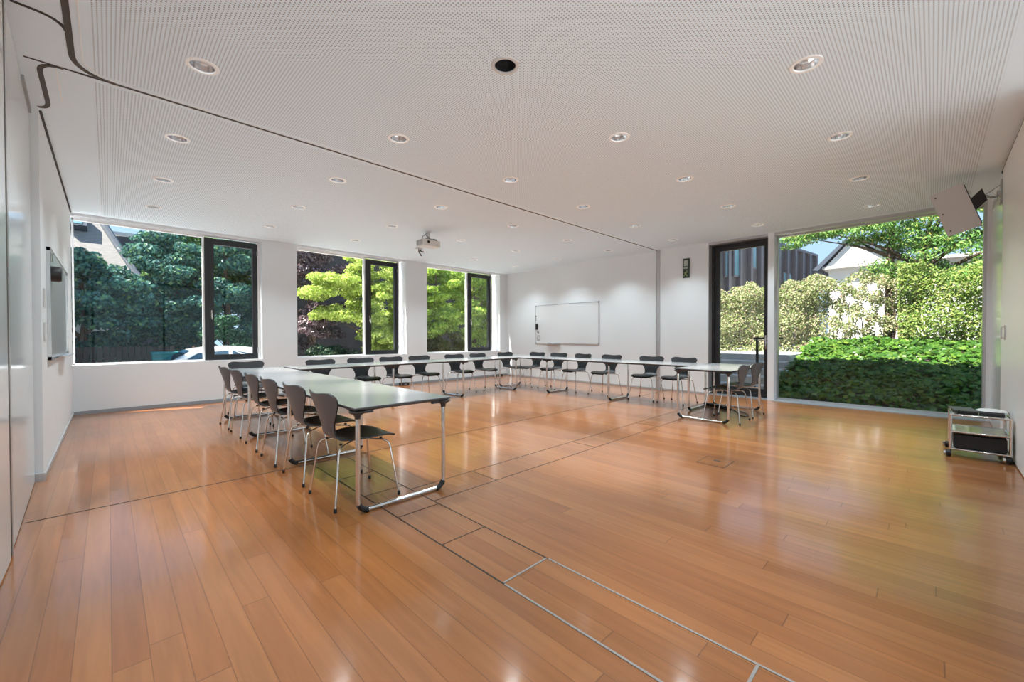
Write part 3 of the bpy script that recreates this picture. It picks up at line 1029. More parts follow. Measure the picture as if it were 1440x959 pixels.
# ------------------------------------------------------------------ whiteboards
t = thing('whiteboard', 'wide white magnetic board on the far wall', 'whiteboard')
y0, y1, z0, z1 = 6.07, 8.30, 1.03, 2.155
X = XE
MB().box(X - 0.016, X, y0 + 0.012, y1 - 0.012, z0 + 0.012, z1 - 0.012).build('writing_surface', M['board'], t)
MB().box(X - 0.022, X, y0, y0 + 0.024, z0, z1).box(X - 0.022, X, y1 - 0.014, y1, z0, z1).box(X - 0.022, X, y0, y1, z1 - 0.012, z1).box(X - 0.022, X, y0, y1, z0, z0 + 0.014).build('board_frame', M['alu'], t)
for yy in (y0, y1 - 0.035):
    for zz in (z0, z1 - 0.035):
        MB().box(X - 0.026, X, yy, yy + 0.035, zz, zz + 0.035, 0.003).build('corner_piece', M['greybase'], t)
MB().box(X - 0.085, X - 0.016, 7.38, 7.86, z0 - 0.012, z0 - 0.002, 0.002).build('pen_tray', M['alu'], t)


def flat(name, label, cat, mb, mt, group=None):
    return tag(mb.build(name, mt, None, True), label, cat, group)


flat('board_eraser', 'black board eraser stuck to the left edge of the far whiteboard', 'eraser', MB().box(X - 0.05, X - 0.0165, 8.20, 8.28, 1.44, 1.61, 0.008), M['black'])
for k, (yy, zz, r, lab) in enumerate(((8.275, 1.84, 0.018, 'round black magnet topmost at the left edge of the far whiteboard'), (8.275, 1.77, 0.009, 'tiny dark magnet just under the topmost one on the far whiteboard'),
                                      (8.275, 1.715, 0.009, 'tiny dark magnet above the eraser on the far whiteboard'), (8.195, 1.365, 0.018, 'round black magnet just below the eraser on the far whiteboard'))):
    flat('magnet', lab, 'magnet', MB().lathe([(r, -0.030 + 0.0005), (r, -0.0165)], (X, yy, zz), 16, 'x'), M['black'], 'magnets on the far whiteboard')
t = thing('notice_card', 'small grey framed notice card at the lower left of the far whiteboard', 'notice card')
MB().box(X - 0.020, X - 0.0165, 8.11, 8.24, 1.12, 1.27).build('card', M['greybase'], t)
MB().box(X - 0.022, X - 0.0195, 8.13, 8.22, 1.145, 1.25).build('card_print', M['greyplate'], t)
flat('marker_pen', 'dark marker pen lying on the left part of the whiteboard tray', 'marker pen', MB().tube([(X - 0.05, 7.80, z0 + 0.0085), (X - 0.05, 7.66, z0 + 0.0085)], 0.010, 10), M['black'], 'marker pens on the tray')
flat('marker_pen', 'dark marker pen lying on the right part of the whiteboard tray', 'marker pen', MB().tube([(X - 0.05, 7.56, z0 + 0.0085), (X - 0.05, 7.42, z0 + 0.0085)], 0.010, 10), M['greybase'], 'marker pens on the tray')

t = thing('whiteboard', 'framed glossy board on the left wall beside the first window', 'whiteboard')
X = XL
y0, y1, z0, z1 = 5.84, 8.10, 1.03, 2.10
MB().box(X, X + 0.020, y0 + 0.012, y1 - 0.012, z0 + 0.012, z1 - 0.012).build('writing_surface', M['board'], t)
MB().box(X, X + 0.028, y0, y0 + 0.016, z0, z1).box(X, X + 0.028, y1 - 0.016, y1, z0, z1).box(X, X + 0.028, y0, y1, z1 - 0.014, z1).box(X, X + 0.028, y0, y1, z0, z0 + 0.016).build('board_frame', M['steel'], t)
MB().box(X + 0.018, X + 0.09, 7.0, 7.9, z0 - 0.004, z0 + 0.008, 0.002).build('pen_tray', M['alu'], t)
for yy in (y0, y1 - 0.035):
    for zz in (z0, z1 - 0.035):
        MB().box(X, X + 0.032, yy, yy + 0.035, zz, zz + 0.035, 0.003).build('corner_piece', M['greybase'], t)
MB().box(X + 0.0205, X + 0.035, 5.90, 6.02, 1.98, 2.06, 0.003).build('clip', M['steel'], t)
o = MB().lathe([(0.076, 0.0205), (0.076, 0.075), (0.066, 0.090)], (X, 6.02, 1.865), 28, 'x').build('board_reflection_disc', M['black'], None, True)  # black disc stands in for a dark reflection on the board
tag(o, 'round black disc modelling a reflection at the upper corner of the left wall board', 'eraser')
for k, (zz, lab) in enumerate(((1.60, 'upper white light switch plate beside the left wall board'), (1.295, 'lower white light switch plate beside the left wall board'))):
    t = thing('light_switch', lab, 'light switch', (XL, 5.60, zz))
    t['group'] = 'light switches on the left wall'
    MB().box(0.0005, 0.009, -0.05, 0.05, -0.085, 0.085, 0.003).build('switch_plate', M['greyplate'], t)
    MB().box(0.009, 0.013, -0.035, 0.035, -0.068, -0.004, 0.001).box(0.009, 0.013, -0.035, 0.035, 0.004, 0.068, 0.001).build('rocker', M['white'], t)
for (yy, zz, lab) in ((3.78, 0.20, 'white wall socket low on the far wall beside the garden door'), (8.67, 0.25, 'white wall socket low on the far wall in the room corner')):
    t = thing('wall_socket', lab, 'wall socket', (XE, yy, zz))
    t['group'] = 'wall sockets on the far wall'
    MB().box(-0.010, -0.0005, -0.045, 0.045, -0.08, 0.08, 0.003).build('socket_plate', M['white'], t)
    MB().lathe([(0.022, -0.0125), (0.022, -0.0095)], (0, 0, 0.035), 16, 'x').lathe([(0.022, -0.0125), (0.022, -0.0095)], (0, 0, -0.035), 16, 'x').build('socket_insert', M['greyplate'], t)

# ------------------------------------------------------------------ exit sign
t = thing('exit_sign', 'tall dark green emergency sign with running figure above the last far wall chair', 'sign', (XE, 3.815, 2.74))
MB().box(-0.035, -0.0005, -0.072, 0.072, -0.212, 0.212, 0.004).build('sign_box', M['signgreen'], t)
MB().box(-0.038, -0.0345, -0.042, 0.042, 0.045, 0.172).build('pale_panel', M['signlight'], t)
a = MB()
a.add([(-0.038, 0.055, -0.012), (-0.038, -0.015, -0.012), (-0.038, -0.015, -0.028), (-0.038, -0.050, 0.006), (-0.038, -0.015, 0.034), (-0.038, -0.015, 0.016), (-0.038, 0.055, 0.016)], [tuple(range(7))])
a.build('arrow_print', M['signlight'], t)
g = MB().lathe([(0.013, -0.038), (0.013, -0.0345)], (0, -0.020, -0.062), 14, 'x')


def limb(y0_, z0_, y1_, z1_, w_):
    d_ = Vector((0, y1_ - y0_, z1_ - z0_))
    p_ = Vector((0, -d_.z, d_.y)).normalized() * w_
    g.obox((-0.0365, (y0_ + y1_) / 2, (z0_ + z1_) / 2), (0.0015, 0, 0), d_ / 2, p_)


limb(-0.010, -0.080, 0.012, -0.130, 0.013)
limb(0.012, -0.130, -0.020, -0.148, 0.008)
limb(-0.020, -0.148, -0.026, -0.182, 0.007)
limb(0.012, -0.128, 0.030, -0.158, 0.008)
limb(0.030, -0.158, 0.056, -0.172, 0.007)
limb(-0.008, -0.086, -0.036, -0.100, 0.006)
limb(-0.036, -0.100, -0.048, -0.082, 0.005)
limb(-0.004, -0.086, 0.028, -0.096, 0.006)
limb(0.028, -0.096, 0.038, -0.118, 0.005)
g.build('running_figure', M['signlime'], t)

# ------------------------------------------------------------------ trolley
t = thing('utility_trolley', 'low chrome and glass trolley on casters by the right wall', 'trolley', (0, 0, 0))
x0, x1, y0, y1 = 6.20, 6.68, -0.535, -0.135
for x, y in ((x0, y0), (x0, y1), (x1, y0), (x1, y1)):
    lg = MB().tube([(x, y, 0.075), (x, y, 0.435)], 0.0115, 12).build('post', M['chrome'], t, True)
    cs = MB().tube([(x, y, 0.08), (x, y, 0.055)], 0.008, 8)
    cs.lathe([(0.020, -0.020), (0.033, -0.016), (0.035, 0.016), (0.024, 0.020)], (x + 0.012, y + 0.012, 0.0355), 18, 'y')
    cs.build('caster', M['black'], lg, True)
    MB().lathe([(0.006, 0.020), (0.028, 0.022), (0.030, 0.036), (0.018, 0.040)], (x + 0.012, y + 0.012, 0.0355), 18, 'y').build('wheel_cover', M['chrome'], lg, True)
for z in (0.082, 0.262, 0.432):
    MB().tube([(x0, y0, z), (x1, y0, z), (x1, y1, z), (x0, y1, z), (x0, y0, z)], 0.0095, 10).build('rail', M['chrome'], t, True)
    if z > 0.1:
        MB().box(x0 + 0.006, x1 - 0.006, y0 + 0.006, y1 - 0.006, z - 0.004, z + 0.003, 0.001).build('shelf', M['carry'], t)
for y in (y0, y1):
    MB().tube([(x0, y, 0.30), (x0 + 0.17, y, 0.262)], 0.006, 8).tube([(x0, y, 0.22), (x0 + 0.12, y, 0.082)], 0.006, 8).build('side_brace', M['chrome'], t, True)
MB().box(x0 + 0.008, x1 - 0.008, y0 + 0.008, y1 - 0.008, 0.078, 0.085).build('shelf', M['carry'], t)
t = thing('amplifier', 'black amplifier box in the lower compartment of the trolley', 'amplifier')
MB().box(6.225, 6.60, -0.515, -0.155, 0.098, 0.225, 0.004).build('housing', M['black'], t)
for xx in (6.26, 6.56):
    for yy in (-0.49, -0.18):
        MB().lathe([(0.012, 0.0855), (0.012, 0.099)], (xx, yy, 0), 10).build('foot', M['rubber'], t)
t = thing('laptop', 'thin black laptop lying on the left half of the trolley top', 'laptop', (6.44, -0.235, 0.4352), 0.15)
MB().box(-0.15, 0.15, -0.075, 0.075, 0.004, 0.030, 0.004).build('base', M['black'], t)
MB().box(-0.17, 0.15, -0.078, 0.095, 0.0305, 0.042, 0.003).build('lid', M['edge'], t)
MB().tube([(-0.15, 0.05, 0.006), (-0.20, 0.07, 0.006), (-0.19, 0.10, 0.006), (-0.14, 0.085, 0.006)], 0.005, 8, 0.03).build('power_cord', M['black'], t, True)
for xx in (-0.12, 0.12):
    for yy in (-0.055, 0.055):
        MB().box(xx - 0.01, xx + 0.01, yy - 0.006, yy + 0.006, 0, 0.0045).build('foot', M['rubber'], t)
t = thing('mixer_unit', 'black device with pale domed top on the right half of the trolley top', 'device', (6.43, -0.425, 0.4352), -0.05)
MB().box(-0.14, 0.14, -0.085, 0.085, 0.0, 0.036, 0.008).build('base', M['black'], t)
MB().lathe([(0.085, 0.0365), (0.110, 0.042), (0.085, 0.056), (0.02, 0.062)], (0, 0, 0), 28).build('domed_top', M['offwhite'], t, True)
o = MB().tube([(6.52, -0.47, 0.444), (6.60, -0.545, 0.47), (6.62, -0.572, 0.40), (6.60, -0.568, 0.12), (6.58, -0.562, 0.008), (6.75, -0.56, 0.006)], 0.005, 8, 0.06).build('device_cable', M['greybase'], None, True)
tag(o, 'grey cable running down the back of the trolley to the floor', 'cable')
o = MB().tube([(6.70, -0.27, 0.006), (6.95, -0.30, 0.006), (7.05, -0.42, 0.006), (7.35, -0.52, 0.006), (7.6, YS + 0.02, 0.006), (7.60, YS + 0.02, 0.16)], 0.005, 8, 0.12).build('floor_cable', M['greybase'], None, True)
tag(o, 'thin dark cable on the floor behind the trolley', 'cable')

# ------------------------------------------------------------------ small floor things
t = thing('floor_box', 'square floor socket lid set in the boards in front of the crosswise table', 'floor socket')
c4 = [(4.163, 1.665), (4.493, 1.579), (4.42, 1.33), (4.085, 1.41)]
cx, cy = 4.29, 1.50
hx, hy = 0.145, 0.13
MB().box(cx - hx, cx + hx, cy - hy, cy + hy, -0.01, 0.0015).build('frame', M['seam'], t)
MB().box(cx - hx + 0.007, cx + hx - 0.007, cy - hy + 0.007, cy + hy - 0.007, -0.01, 0.0022).build('lid', M['floor'], t)
MB().box(cx + 0.02, cx + 0.06, cy - 0.03, cy + 0.03, -0.01, 0.003).build('cable_flap', M['slot'], t)
t = thing('power_strip', 'black power strip with looped cable on the floor under the crosswise table', 'power strip')
MB().obox((7.56, 2.64, 0.026), (-0.11, -0.22, 0), (0.026, -0.013, 0), (0, 0, 0.024)).build('housing', M['black'], t)
MB().tube([(7.67, 2.86, 0.02), (7.78, 2.96, 0.008), (7.95, 2.86, 0.008), (7.82, 2.55, 0.008), (7.55, 2.38, 0.010), (7.3, 2.22, 0.008), (7.05, 2.12, 0.008), (6.98, 2.0, 0.008), (7.12, 1.98, 0.008), (7.30, 2.10, 0.008), (7.35, 2.22, 0.016)], 0.007, 8, 0.10).build('cable', M['black'], t, True)
for x_, lab in ((5.36, 'low black floor box at the foot of the second pillar'), (8.62, 'low black floor box at the foot of the last pillar')):
    t = thing('floor_outlet_box', lab, 'floor box', (x_, 9.40, 0))
    t['group'] = 'black floor boxes by the pillars'
    MB().box(-0.11, 0.11, -0.07, 0.07, 0.0, 0.075, 0.006).build('housing', M['black'], t)
    MB().box(-0.09, 0.09, -0.05, 0.05, 0.075, 0.080, 0.002).build('lid', M['edge'], t)
    MB().box(-0.03, 0.03, -0.073, -0.069, 0.02, 0.05).build('socket', M['greybase'], t)
# ------------------------------------------------------------------ outdoors
def leaves(name, pts, nrm, size, mt, parent=None, aspect=0.6, jitter=0.9, var=0.35, droop=0.0):
    """one mesh of many small folded leaves at pts (N,3) facing nrm (N,3) with random tilt"""
    N = len(pts)
    pts = np.asarray(pts, float)
    n = np.asarray(nrm, float) + rng.normal(0, jitter, (N, 3)) * 0.7
    n /= np.linalg.norm(n, axis=1, keepdims=True) + 1e-9
    d = rng.normal(0, 1, (N, 3))
    d[:, 2] -= droop
    d -= n * (d * n).sum(1, keepdims=True)
    d /= np.linalg.norm(d, axis=1, keepdims=True) + 1e-9
    s = np.cross(n, d)
    L = (size * (1 + rng.uniform(-var, var, N)))[:, None]
    W_ = L * aspect * 0.5
    v = np.empty((N, 4, 3))
    v[:, 0] = pts - d * L * 0.5
    v[:, 1] = pts + s * W_ + n * L * 0.10
    v[:, 2] = pts + d * L * 0.5 - n * L * 0.06
    v[:, 3] = pts - s * W_ + n * L * 0.10
    me = bpy.data.meshes.new(name)
    me.vertices.add(N * 4)
    me.vertices.foreach_set('co', v.reshape(-1).astype(np.float32))
    me.loops.add(N * 6)
    base = np.arange(N)[:, None] * 4
    me.loops.foreach_set('vertex_index', (base + np.array([0, 1, 2, 0, 2, 3])[None]).reshape(-1).astype(np.int32))
    me.polygons.add(N * 2)
    me.polygons.foreach_set('loop_start', (np.arange(N * 2) * 3).astype(np.int32))
    me.polygons.foreach_set('loop_total', np.full(N * 2, 3, np.int32))
    me.update()
    me.validate()
    me.materials.append(mt)
    o = bpy.data.objects.new(name, me)
    C.objects.link(o)
    if parent:
        o.parent = parent
    return o


def blob_points(blobs, n, shell=0.45):
    """points in the outer shell of ellipsoids (cx,cy,cz,rx,ry,rz), normals outward"""
    B = np.array(blobs, float)
    wgt = (B[:, 3] * B[:, 4] + B[:, 4] * B[:, 5] + B[:, 3] * B[:, 5])
    k = rng.choice(len(B), n, p=wgt / wgt.sum())
    u = rng.normal(0, 1, (n, 3))
    u /= np.linalg.norm(u, axis=1, keepdims=True)
    r = (1 - shell * rng.random(n) ** 1.5)[:, None]
    p = B[k, :3] + u * r * B[k, 3:6]
    return p, u


def cluster_blobs(c, r, n, rs, flat_=0.7):
    """small foliage clumps spread through an ellipsoid crown"""
    out = []
    for _ in range(n):
        u = rng.normal(0, 1, 3)
        u /= np.linalg.norm(u)
        q = u * (0.35 + 0.65 * rng.random() ** 0.6)
        s = rs * rng.uniform(0.7, 1.3)
        out.append((c[0] + q[0] * r[0], c[1] + q[1] * r[1], c[2] + q[2] * r[2], s, s, s * flat_))
    return out


def tree(name, label, cat, base, blobs, n, size, mt, trunk_r=0.12, group=None, shell=0.6, aspect=0.6, droop=0.0, up_=0.3, limbs=6):
    t = thing(name, label, cat, (0, 0, 0), 0, group)
    B = np.array(blobs)
    top = Vector((B[:, 0].mean(), B[:, 1].mean(), B[:, 2].max() - 0.2))
    mid = Vector(base).lerp(top, 0.5) + Vector((0.08, -0.05, 0))
    tr = MB().tube([base, mid[:], top[:]], trunk_r, 10, 0.4, 5, r_end=trunk_r * 0.25)
    idx = rng.choice(len(B), min(limbs, len(B)), replace=False)
    for i in idx:
        c = Vector(B[i, :3])
        f = max(0.15, min(0.85, (c.z - base[2]) / max(0.5, top.z - base[2]) * 0.7))
        st = Vector(base).lerp(top, f)
        st += (mid - Vector(base).lerp(top, 0.5)) * (1 - abs(2 * f - 1))
        tr.tube([st[:], ((st + c) / 2 + Vector((0, 0, 0.10)))[:], c[:]], trunk_r * 0.32, 6, 0.2, 4, r_end=trunk_r * 0.08)
    tr.build('trunk', M['bark'], t, True)
    p, u = blob_points(blobs, n, shell)
    u = u + np.array([0, 0, up_])
    leaves('foliage', p, u, size, mt, t, aspect, droop=droop)
    return t


L_dark = leaf_mat('dark_evergreen_leaf', [(0.032, 0.095, 0.099), (0.051, 0.158, 0.144), (0.095, 0.236, 0.171), (0.07, 0.173, 0.171), (0.189, 0.347, 0.134)], 0.30, 0.40)
L_mid = leaf_mat('mid_green_leaf', [(0.07, 0.17, 0.07), (0.12, 0.26, 0.08), (0.22, 0.36, 0.1), (0.08, 0.2, 0.1), (0.34, 0.44, 0.1)], 0.35, 0.42)
L_lime = leaf_mat('bright_maple_leaf', [(0.281, 0.41, 0.069), (0.421, 0.538, 0.116), (0.562, 0.64, 0.173), (0.337, 0.461, 0.092), (0.73, 0.743, 0.277)], 0.52, 0.45)
L_green = leaf_mat('fresh_green_leaf', [(0.15, 0.276, 0.04), (0.275, 0.437, 0.06), (0.45, 0.598, 0.1), (0.2, 0.345, 0.05), (0.562, 0.632, 0.14)], 0.42, 0.45)
L_purple = leaf_mat('copper_beech_leaf', [(0.051, 0.031, 0.041), (0.093, 0.058, 0.068), (0.17, 0.128, 0.145), (0.128, 0.054, 0.058), (0.289, 0.238, 0.255)], 0.22, 0.25)
L_ivy = leaf_mat('ivy_leaf', [(0.027, 0.082, 0.013), (0.049, 0.133, 0.019), (0.097, 0.202, 0.026), (0.035, 0.099, 0.019), (0.16, 0.248, 0.038)], 0.30, 0.32)
L_hedgeA = leaf_mat('olive_hedge_leaf', [(0.12, 0.18, 0.053), (0.229, 0.282, 0.105), (0.409, 0.424, 0.224), (0.157, 0.231, 0.065), (0.433, 0.308, 0.224), (0.506, 0.513, 0.315), (0.193, 0.282, 0.079)], 0.35, 0.5)
L_hedgeB = leaf_mat('yellow_green_hedge_leaf', [(0.101, 0.194, 0.036), (0.201, 0.315, 0.06), (0.358, 0.449, 0.12), (0.134, 0.242, 0.036), (0.402, 0.388, 0.156), (0.179, 0.303, 0.06)], 0.38, 0.5)
L_con = leaf_mat('conifer_leaf', [(0.069, 0.196, 0.05), (0.149, 0.322, 0.083), (0.287, 0.483, 0.121), (0.115, 0.253, 0.077), (0.483, 0.483, 0.132)], 0.35, 0.45)

# --- unseen terrace added behind the viewer to bounce sun onto the ceiling
struct('bounce_terrace_south', MB().box(-9, 9.4, -10, YS - 0.32, -0.4, -0.03), M['terrace'])
struct('added_wall_south', MB().box(-10, 10.5, -10.4, -10, -0.4, 6.2), mat('blue_grey_added_wall', (0.22, 0.28, 0.31), 0.9))  # unseen wall added to keep sky out of the pane reflections

# --- grounds (left side lies lower, garden side banks up)
struct('ground_north', MB().box(-30, 45, YW + 0.36, 50, -0.9, -0.50), M['asphalt'])
struct('bounce_bed_north', MB().box(-12, 18, YW + 0.36, 12.5, -0.7, 0.63), M['bouncegravel'])  # raised pale bed below sill view, added to bounce sun up indoors
ge = MB()
NX_, NY_ = 24, 20
gv, gf = [], []


def bank_z(x, y):
    s = min(max((x - 9.75) / 4.3, 0), 1)
    return -0.06 + 1.08 * (s ** 0.9) + 0.03 * math.sin(x * 3.1 + y * 2.3)


for i in range(NX_ + 1):
    for j in range(NY_ + 1):
        x = 9.52 + (40 - 9.52) * (i / NX_) ** 2.2
        y = -12 + 14.4 * j / NY_
        gv.append((x, y, bank_z(x, y)))
for i in range(NX_):
    for j in range(NY_):
        a = i * (NY_ + 1) + j
        gf.append((a, a + 1, a + NY_ + 2, a + NY_ + 1))
o = MB().add(gv, gf).build('ground_garden_bank', M['soil'], None, True)
tag(o, kind='structure')
struct('ground_east', MB().box(9.49, 45, 2.4, 9.55, -0.4, -0.04).box(14.2, 45, 2.4, 12, -0.4, 0.74), M['concrete'])

# ivy
n = 15000
x = 9.62 + 4.6 * rng.random(n) ** 0.9
y = -3.0 + 5.38 * rng.random(n)
z = np.array([bank_z(a_, b_) for a_, b_ in zip(x, y)]) + 0.02 + 0.14 * rng.random(n) + 0.05 * np.sin(x * 5) * np.sin(y * 6 + 1)
o = leaves('ivy', np.stack([x, y, z], 1), np.tile([[-0.35, 0.0, 0.9]], (n, 1)), 0.105, L_ivy, None, 0.95, 0.55)
tag(o, 'low bright green ivy covering the bank outside the garden window', 'ivy', kind='stuff')

# steps outside the garden door
t = thing('garden_steps', 'pale concrete garden steps rising outside the glass door', 'steps')
for k in range(5):
    MB().box(10.15 + 0.42 * k, 14.3, 2.45, 4.6, 0.155 * k - 0.05, 0.155 * (k + 1), 0.01).build('step', M['concrete'], t)
t = thing('handrail', 'black metal handrail post beside the garden steps', 'handrail')
MB().box(10.56, 10.61, 2.78, 2.83, 0.12, 1.20, 0.004).build('post', M['frame'], t)
MB().box(10.56, 10.61, 2.30, 2.88, 1.17, 1.21, 0.004).build('rail', M['frame'], t)
MB().box(10.53, 10.64, 2.75, 2.86, 0.10, 0.16, 0.004).build('base_plate', M['frame'], t)

# clipped hedges behind the bank
def hedge_points(x0, x1, y0, y1, z0, z1f, n):
    x = x0 + (x1 - x0) * rng.random(n) ** 1.3
    y = y0 + (y1 - y0) * rng.random(n)
    zt_ = np.array([z1f(v_) for v_ in y])
    z = z0 + (zt_ - z0) * rng.random(n) ** 0.9
    x = x + 0.10 * np.sin(y * 4.1 + z * 3) + 0.06 * np.sin(z * 7)
    return np.stack([x, y, z], 1)


def twigs(mb, x0, x1, y0, y1, z0, z1, n, r=0.012):
    for _ in range(n):
        p_ = Vector((rng.uniform(x0, x1), rng.uniform(y0, y1), z0))
        q_ = p_ + Vector((rng.uniform(-0.25, 0.25), rng.uniform(-0.5, 0.5), rng.uniform(0.6, 1.0) * (z1 - z0)))
        mb.tube([p_[:], ((p_ + q_) / 2 + Vector((0.05, rng.uniform(-0.1, 0.1), 0)))[:], q_[:]], r, 5, 0.2, 3, r_end=r * 0.4)
    return mb


t = thing('hedge', 'olive and brown clipped hedge behind the garden steps', 'hedge')
hp = hedge_points(14.15, 14.75, 2.55, 6.6, 0.70, lambda v_: 2.80 + 0.10 * math.sin(v_ * 5) + 0.06 * math.sin(v_ * 13), 24000)
leaves('foliage', hp, np.tile([[-0.9, 0, 0.35]], (len(hp), 1)), 0.062, L_hedgeA, t, 0.6)
twigs(MB(), 14.4, 14.7, 2.6, 6.5, 0.7, 2.7, 40).build('branches', M['bark'], t, True)
t = thing('hedge', 'thin see-through hedge in front of the white garden house', 'hedge')
hp = hedge_points(14.2, 14.8, 0.45, 2.6, 0.90, lambda v_: 2.90 + 0.10 * math.sin(v_ * 6), 15000)
k = (np.sin(hp[:, 1] * 17.3 + hp[:, 2] * 4) + np.sin(hp[:, 2] * 12.1 - hp[:, 1] * 6) + rng.normal(0, 0.5, len(hp)) > -0.5) | (hp[:, 1] > 2.1)
hp = hp[k]
leaves('foliage', hp, np.tile([[-0.9, 0, 0.35]], (len(hp), 1)), 0.062, L_hedgeA, t, 0.6)
twigs(MB(), 14.3, 14.7, 0.5, 2.6, 0.8, 2.8, 26).build('branches', M['bark'], t, True)
t = thing('hedge', 'dense yellow-green hedge below the conifer at the right of the garden', 'hedge')
hp = hedge_points(14.0, 14.7, -2.6, 0.62, 0.90, lambda v_: 2.95 + 0.12 * math.sin(v_ * 4) + 0.05 * math.sin(v_ * 11), 23000)
leaves('foliage', hp, np.tile([[-0.9, 0, 0.35]], (len(hp), 1)), 0.066, L_hedgeB, t, 0.55)
twigs(MB(), 14.2, 14.6, -2.5, 0.55, 0.8, 2.8, 40).build('branches', M['bark'], t, True)

# conifer
bl = []
for k in range(230):
    y = rng.uniform(-2.8, 1.7)
    z = rng.uniform(2.55, 5.6)
    if y > 1.1 and z < 3.6:
        continue
    bl.append((14.9 + rng.uniform(-0.7, 0.9), y, z, 0.42, 0.42, 0.16))
for k in range(64):
    y = 1.2 + 1.95 * k / 63
    bl.append((14.7 + rng.uniform(-0.3, 0.3), y, 4.50 - 0.20 * max(0.0, y - 1.4) ** 1.2 + rng.uniform(-0.30, 0.25), 0.30, 0.30, 0.11))
t = tree('conifer', 'tall light green conifer with drooping sprays behind the hedge', 'tree', (15.1, 0.55, 0.6), bl, 52000, 0.085, L_con, 0.15, shell=0.8, aspect=0.42, droop=1.2, limbs=9)
tr = MB().tube([(14.95, 0.80, 0.7), (14.98, 0.82, 3.0), (15.1, 0.75, 5.6)], 0.11, 10, 0.5, 4, r_end=0.06)
tr.build('side_stem', M['bark'], t, True)

# dark clad building beyond the hedge
t = thing('clad_building', 'dark brown-grey clad building with tall windows beyond the hedge', 'building')
A, B_ = Vector((15.0, 6.74, 0)), Vector((29.2, 4.79, 0))
u = (B_ - A).normalized()
nn = Vector((u.y, -u.x, 0))
if nn.x > 0 and nn.y > 0:
    nn = -nn
if nn.y > 0:
    nn = -nn
Lb = (B_ - A).length
cw = A + u * Lb / 2 - nn * 4
MB().obox((cw.x, cw.y, 2.8), u * Lb / 2, nn * 4, (0, 0, 3.0)).build('wall', M['clad'], t)
MB().obox((cw.x, cw.y, 5.86), u * (Lb / 2 + 0.12), nn * 4.12, (0, 0, 0.06)).build('roof_edge', M['cladpost'], t)
for k in range(14):
    c_ = A + u * (0.9 + k * (Lb - 1.0) / 13) + nn * 0.06
    MB().obox((c_.x, c_.y, 2.85), u * 0.10, nn * 0.09, (0, 0, 2.95)).build('post', M['cladpost'], t)
for s_, w_, zz, hh in ((3.95, 0.20, 4.55, 0.75), (4.75, 0.24, 4.6, 0.72), (6.25, 0.30, 4.9, 0.5), (10.2, 0.45, 4.0, 0.45)):
    c_ = A + u * s_ + nn * 0.02
    f = MB().obox((c_.x, c_.y, zz), u * (w_ + 0.06), nn * 0.05, (0, 0, hh + 0.06)).build('window', M['cladpost'], t)
    c_ = c_ + nn * 0.05
    MB().obox((c_.x, c_.y, zz), u * w_, nn * 0.02, (0, 0, hh)).build('pane', M['blueglass'], f)

# white garden house
t = thing('white_house', 'white garden house with a dark gable roof seen through the thin hedge', 'building')
MB().box(24.0, 30.0, -3.4, 3.42, 0.0, 4.35).build('wall', M['render'], t)
gv = [(23.7, 3.55, 4.35), (23.7, 1.2, 4.35), (23.7, 2.55, 5.55), (30, 3.55, 4.35), (30, 1.2, 4.35), (30, 2.55, 5.55)]
MB().add(gv, [(0, 1, 2), (3, 5, 4), (0, 2, 5, 3), (1, 4, 5, 2), (0, 3, 4, 1)]).build('gable', M['render'], t)
gv = [(23.5, 3.75, 4.25), (23.5, 2.55, 5.62), (23.5, 2.55, 5.78), (23.5, 3.95, 4.30), (30, 3.75, 4.25), (30, 2.55, 5.62), (30, 2.55, 5.78), (30, 3.95, 4.30)]
rf = MB().add(gv, [(0, 1, 2, 3), (7, 6, 5, 4), (0, 4, 5, 1), (2, 6, 7, 3), (0, 3, 7, 4), (1, 5, 6, 2)])
gv = [(23.5, 0.9, 4.25), (23.5, 2.55, 5.62), (23.5, 2.55, 5.78), (23.5, 0.75, 4.32), (30, 0.9, 4.25), (30, 2.55, 5.62), (30, 2.55, 5.78), (30, 0.75, 4.32)]
rf.add(gv, [(3, 2, 1, 0), (4, 5, 6, 7), (1, 5, 4, 0), (3, 7, 6, 2), (4, 7, 3, 0), (2, 6, 5, 1)])
rf.build('roof', M['fascia'], t)
MB().box(23.6, 30.1, -3.5, 3.6, 4.30, 4.42).build('cornice', M['concrete'], t)

# ---------------- left (north) side
t = thing('neighbour_house', 'house with grey slate roof behind the trees, upper left of the first window', 'building')
MB().box(-10, 0.30, 23.2, 30, -0.7, 4.3).box(-11, -2.6, 13.2, 23.2, -0.7, 7.4).build('wall', M['render'], t)  # tall front box is an unseen wing added to shade the evergreens
rv = [(-10, 21.8, 2.87), (1.10, 21.8, 2.87), (-1.55, 26.6, 9.0), (-10, 26.6, 9.0), (-10, 21.8, 3.07), (1.10, 21.8, 3.07), (-1.55, 26.6, 9.2), (-10, 26.6, 9.2)]
MB().add(rv, [(0, 1, 2, 3), (7, 6, 5, 4), (0, 4, 5, 1), (1, 5, 6, 2), (2, 6, 7, 3), (3, 7, 4, 0)]).build('roof', M['slate'], t)
MB().tube([(1.15, 21.75, 3.02), (-1.50, 26.55, 9.15)], 0.13, 8).build('verge_board', M['fascia'], t)
rn = Vector((0, -4.85, 3.8)).normalized()
ru = Vector((0, 3.8, 4.85)).normalized()
c_ = Vector((-0.86, 23.9, 5.72)) + rn * 0.12
sk = MB().obox(c_, (0.30, 0, 0), ru * 0.36, rn * 0.20).build('skylight', M['fascia'], t)
MB().obox(c_ + rn * 0.205 - Vector((0.05, 0, 0)), (0.22, 0, 0), ru * 0.28, rn * 0.01).build('pane', M['blueglass'], sk)
MB().box(0.3, 3.6, 26, 32, -0.7, 5.85).build('wing_wall', M['fascia'], t)
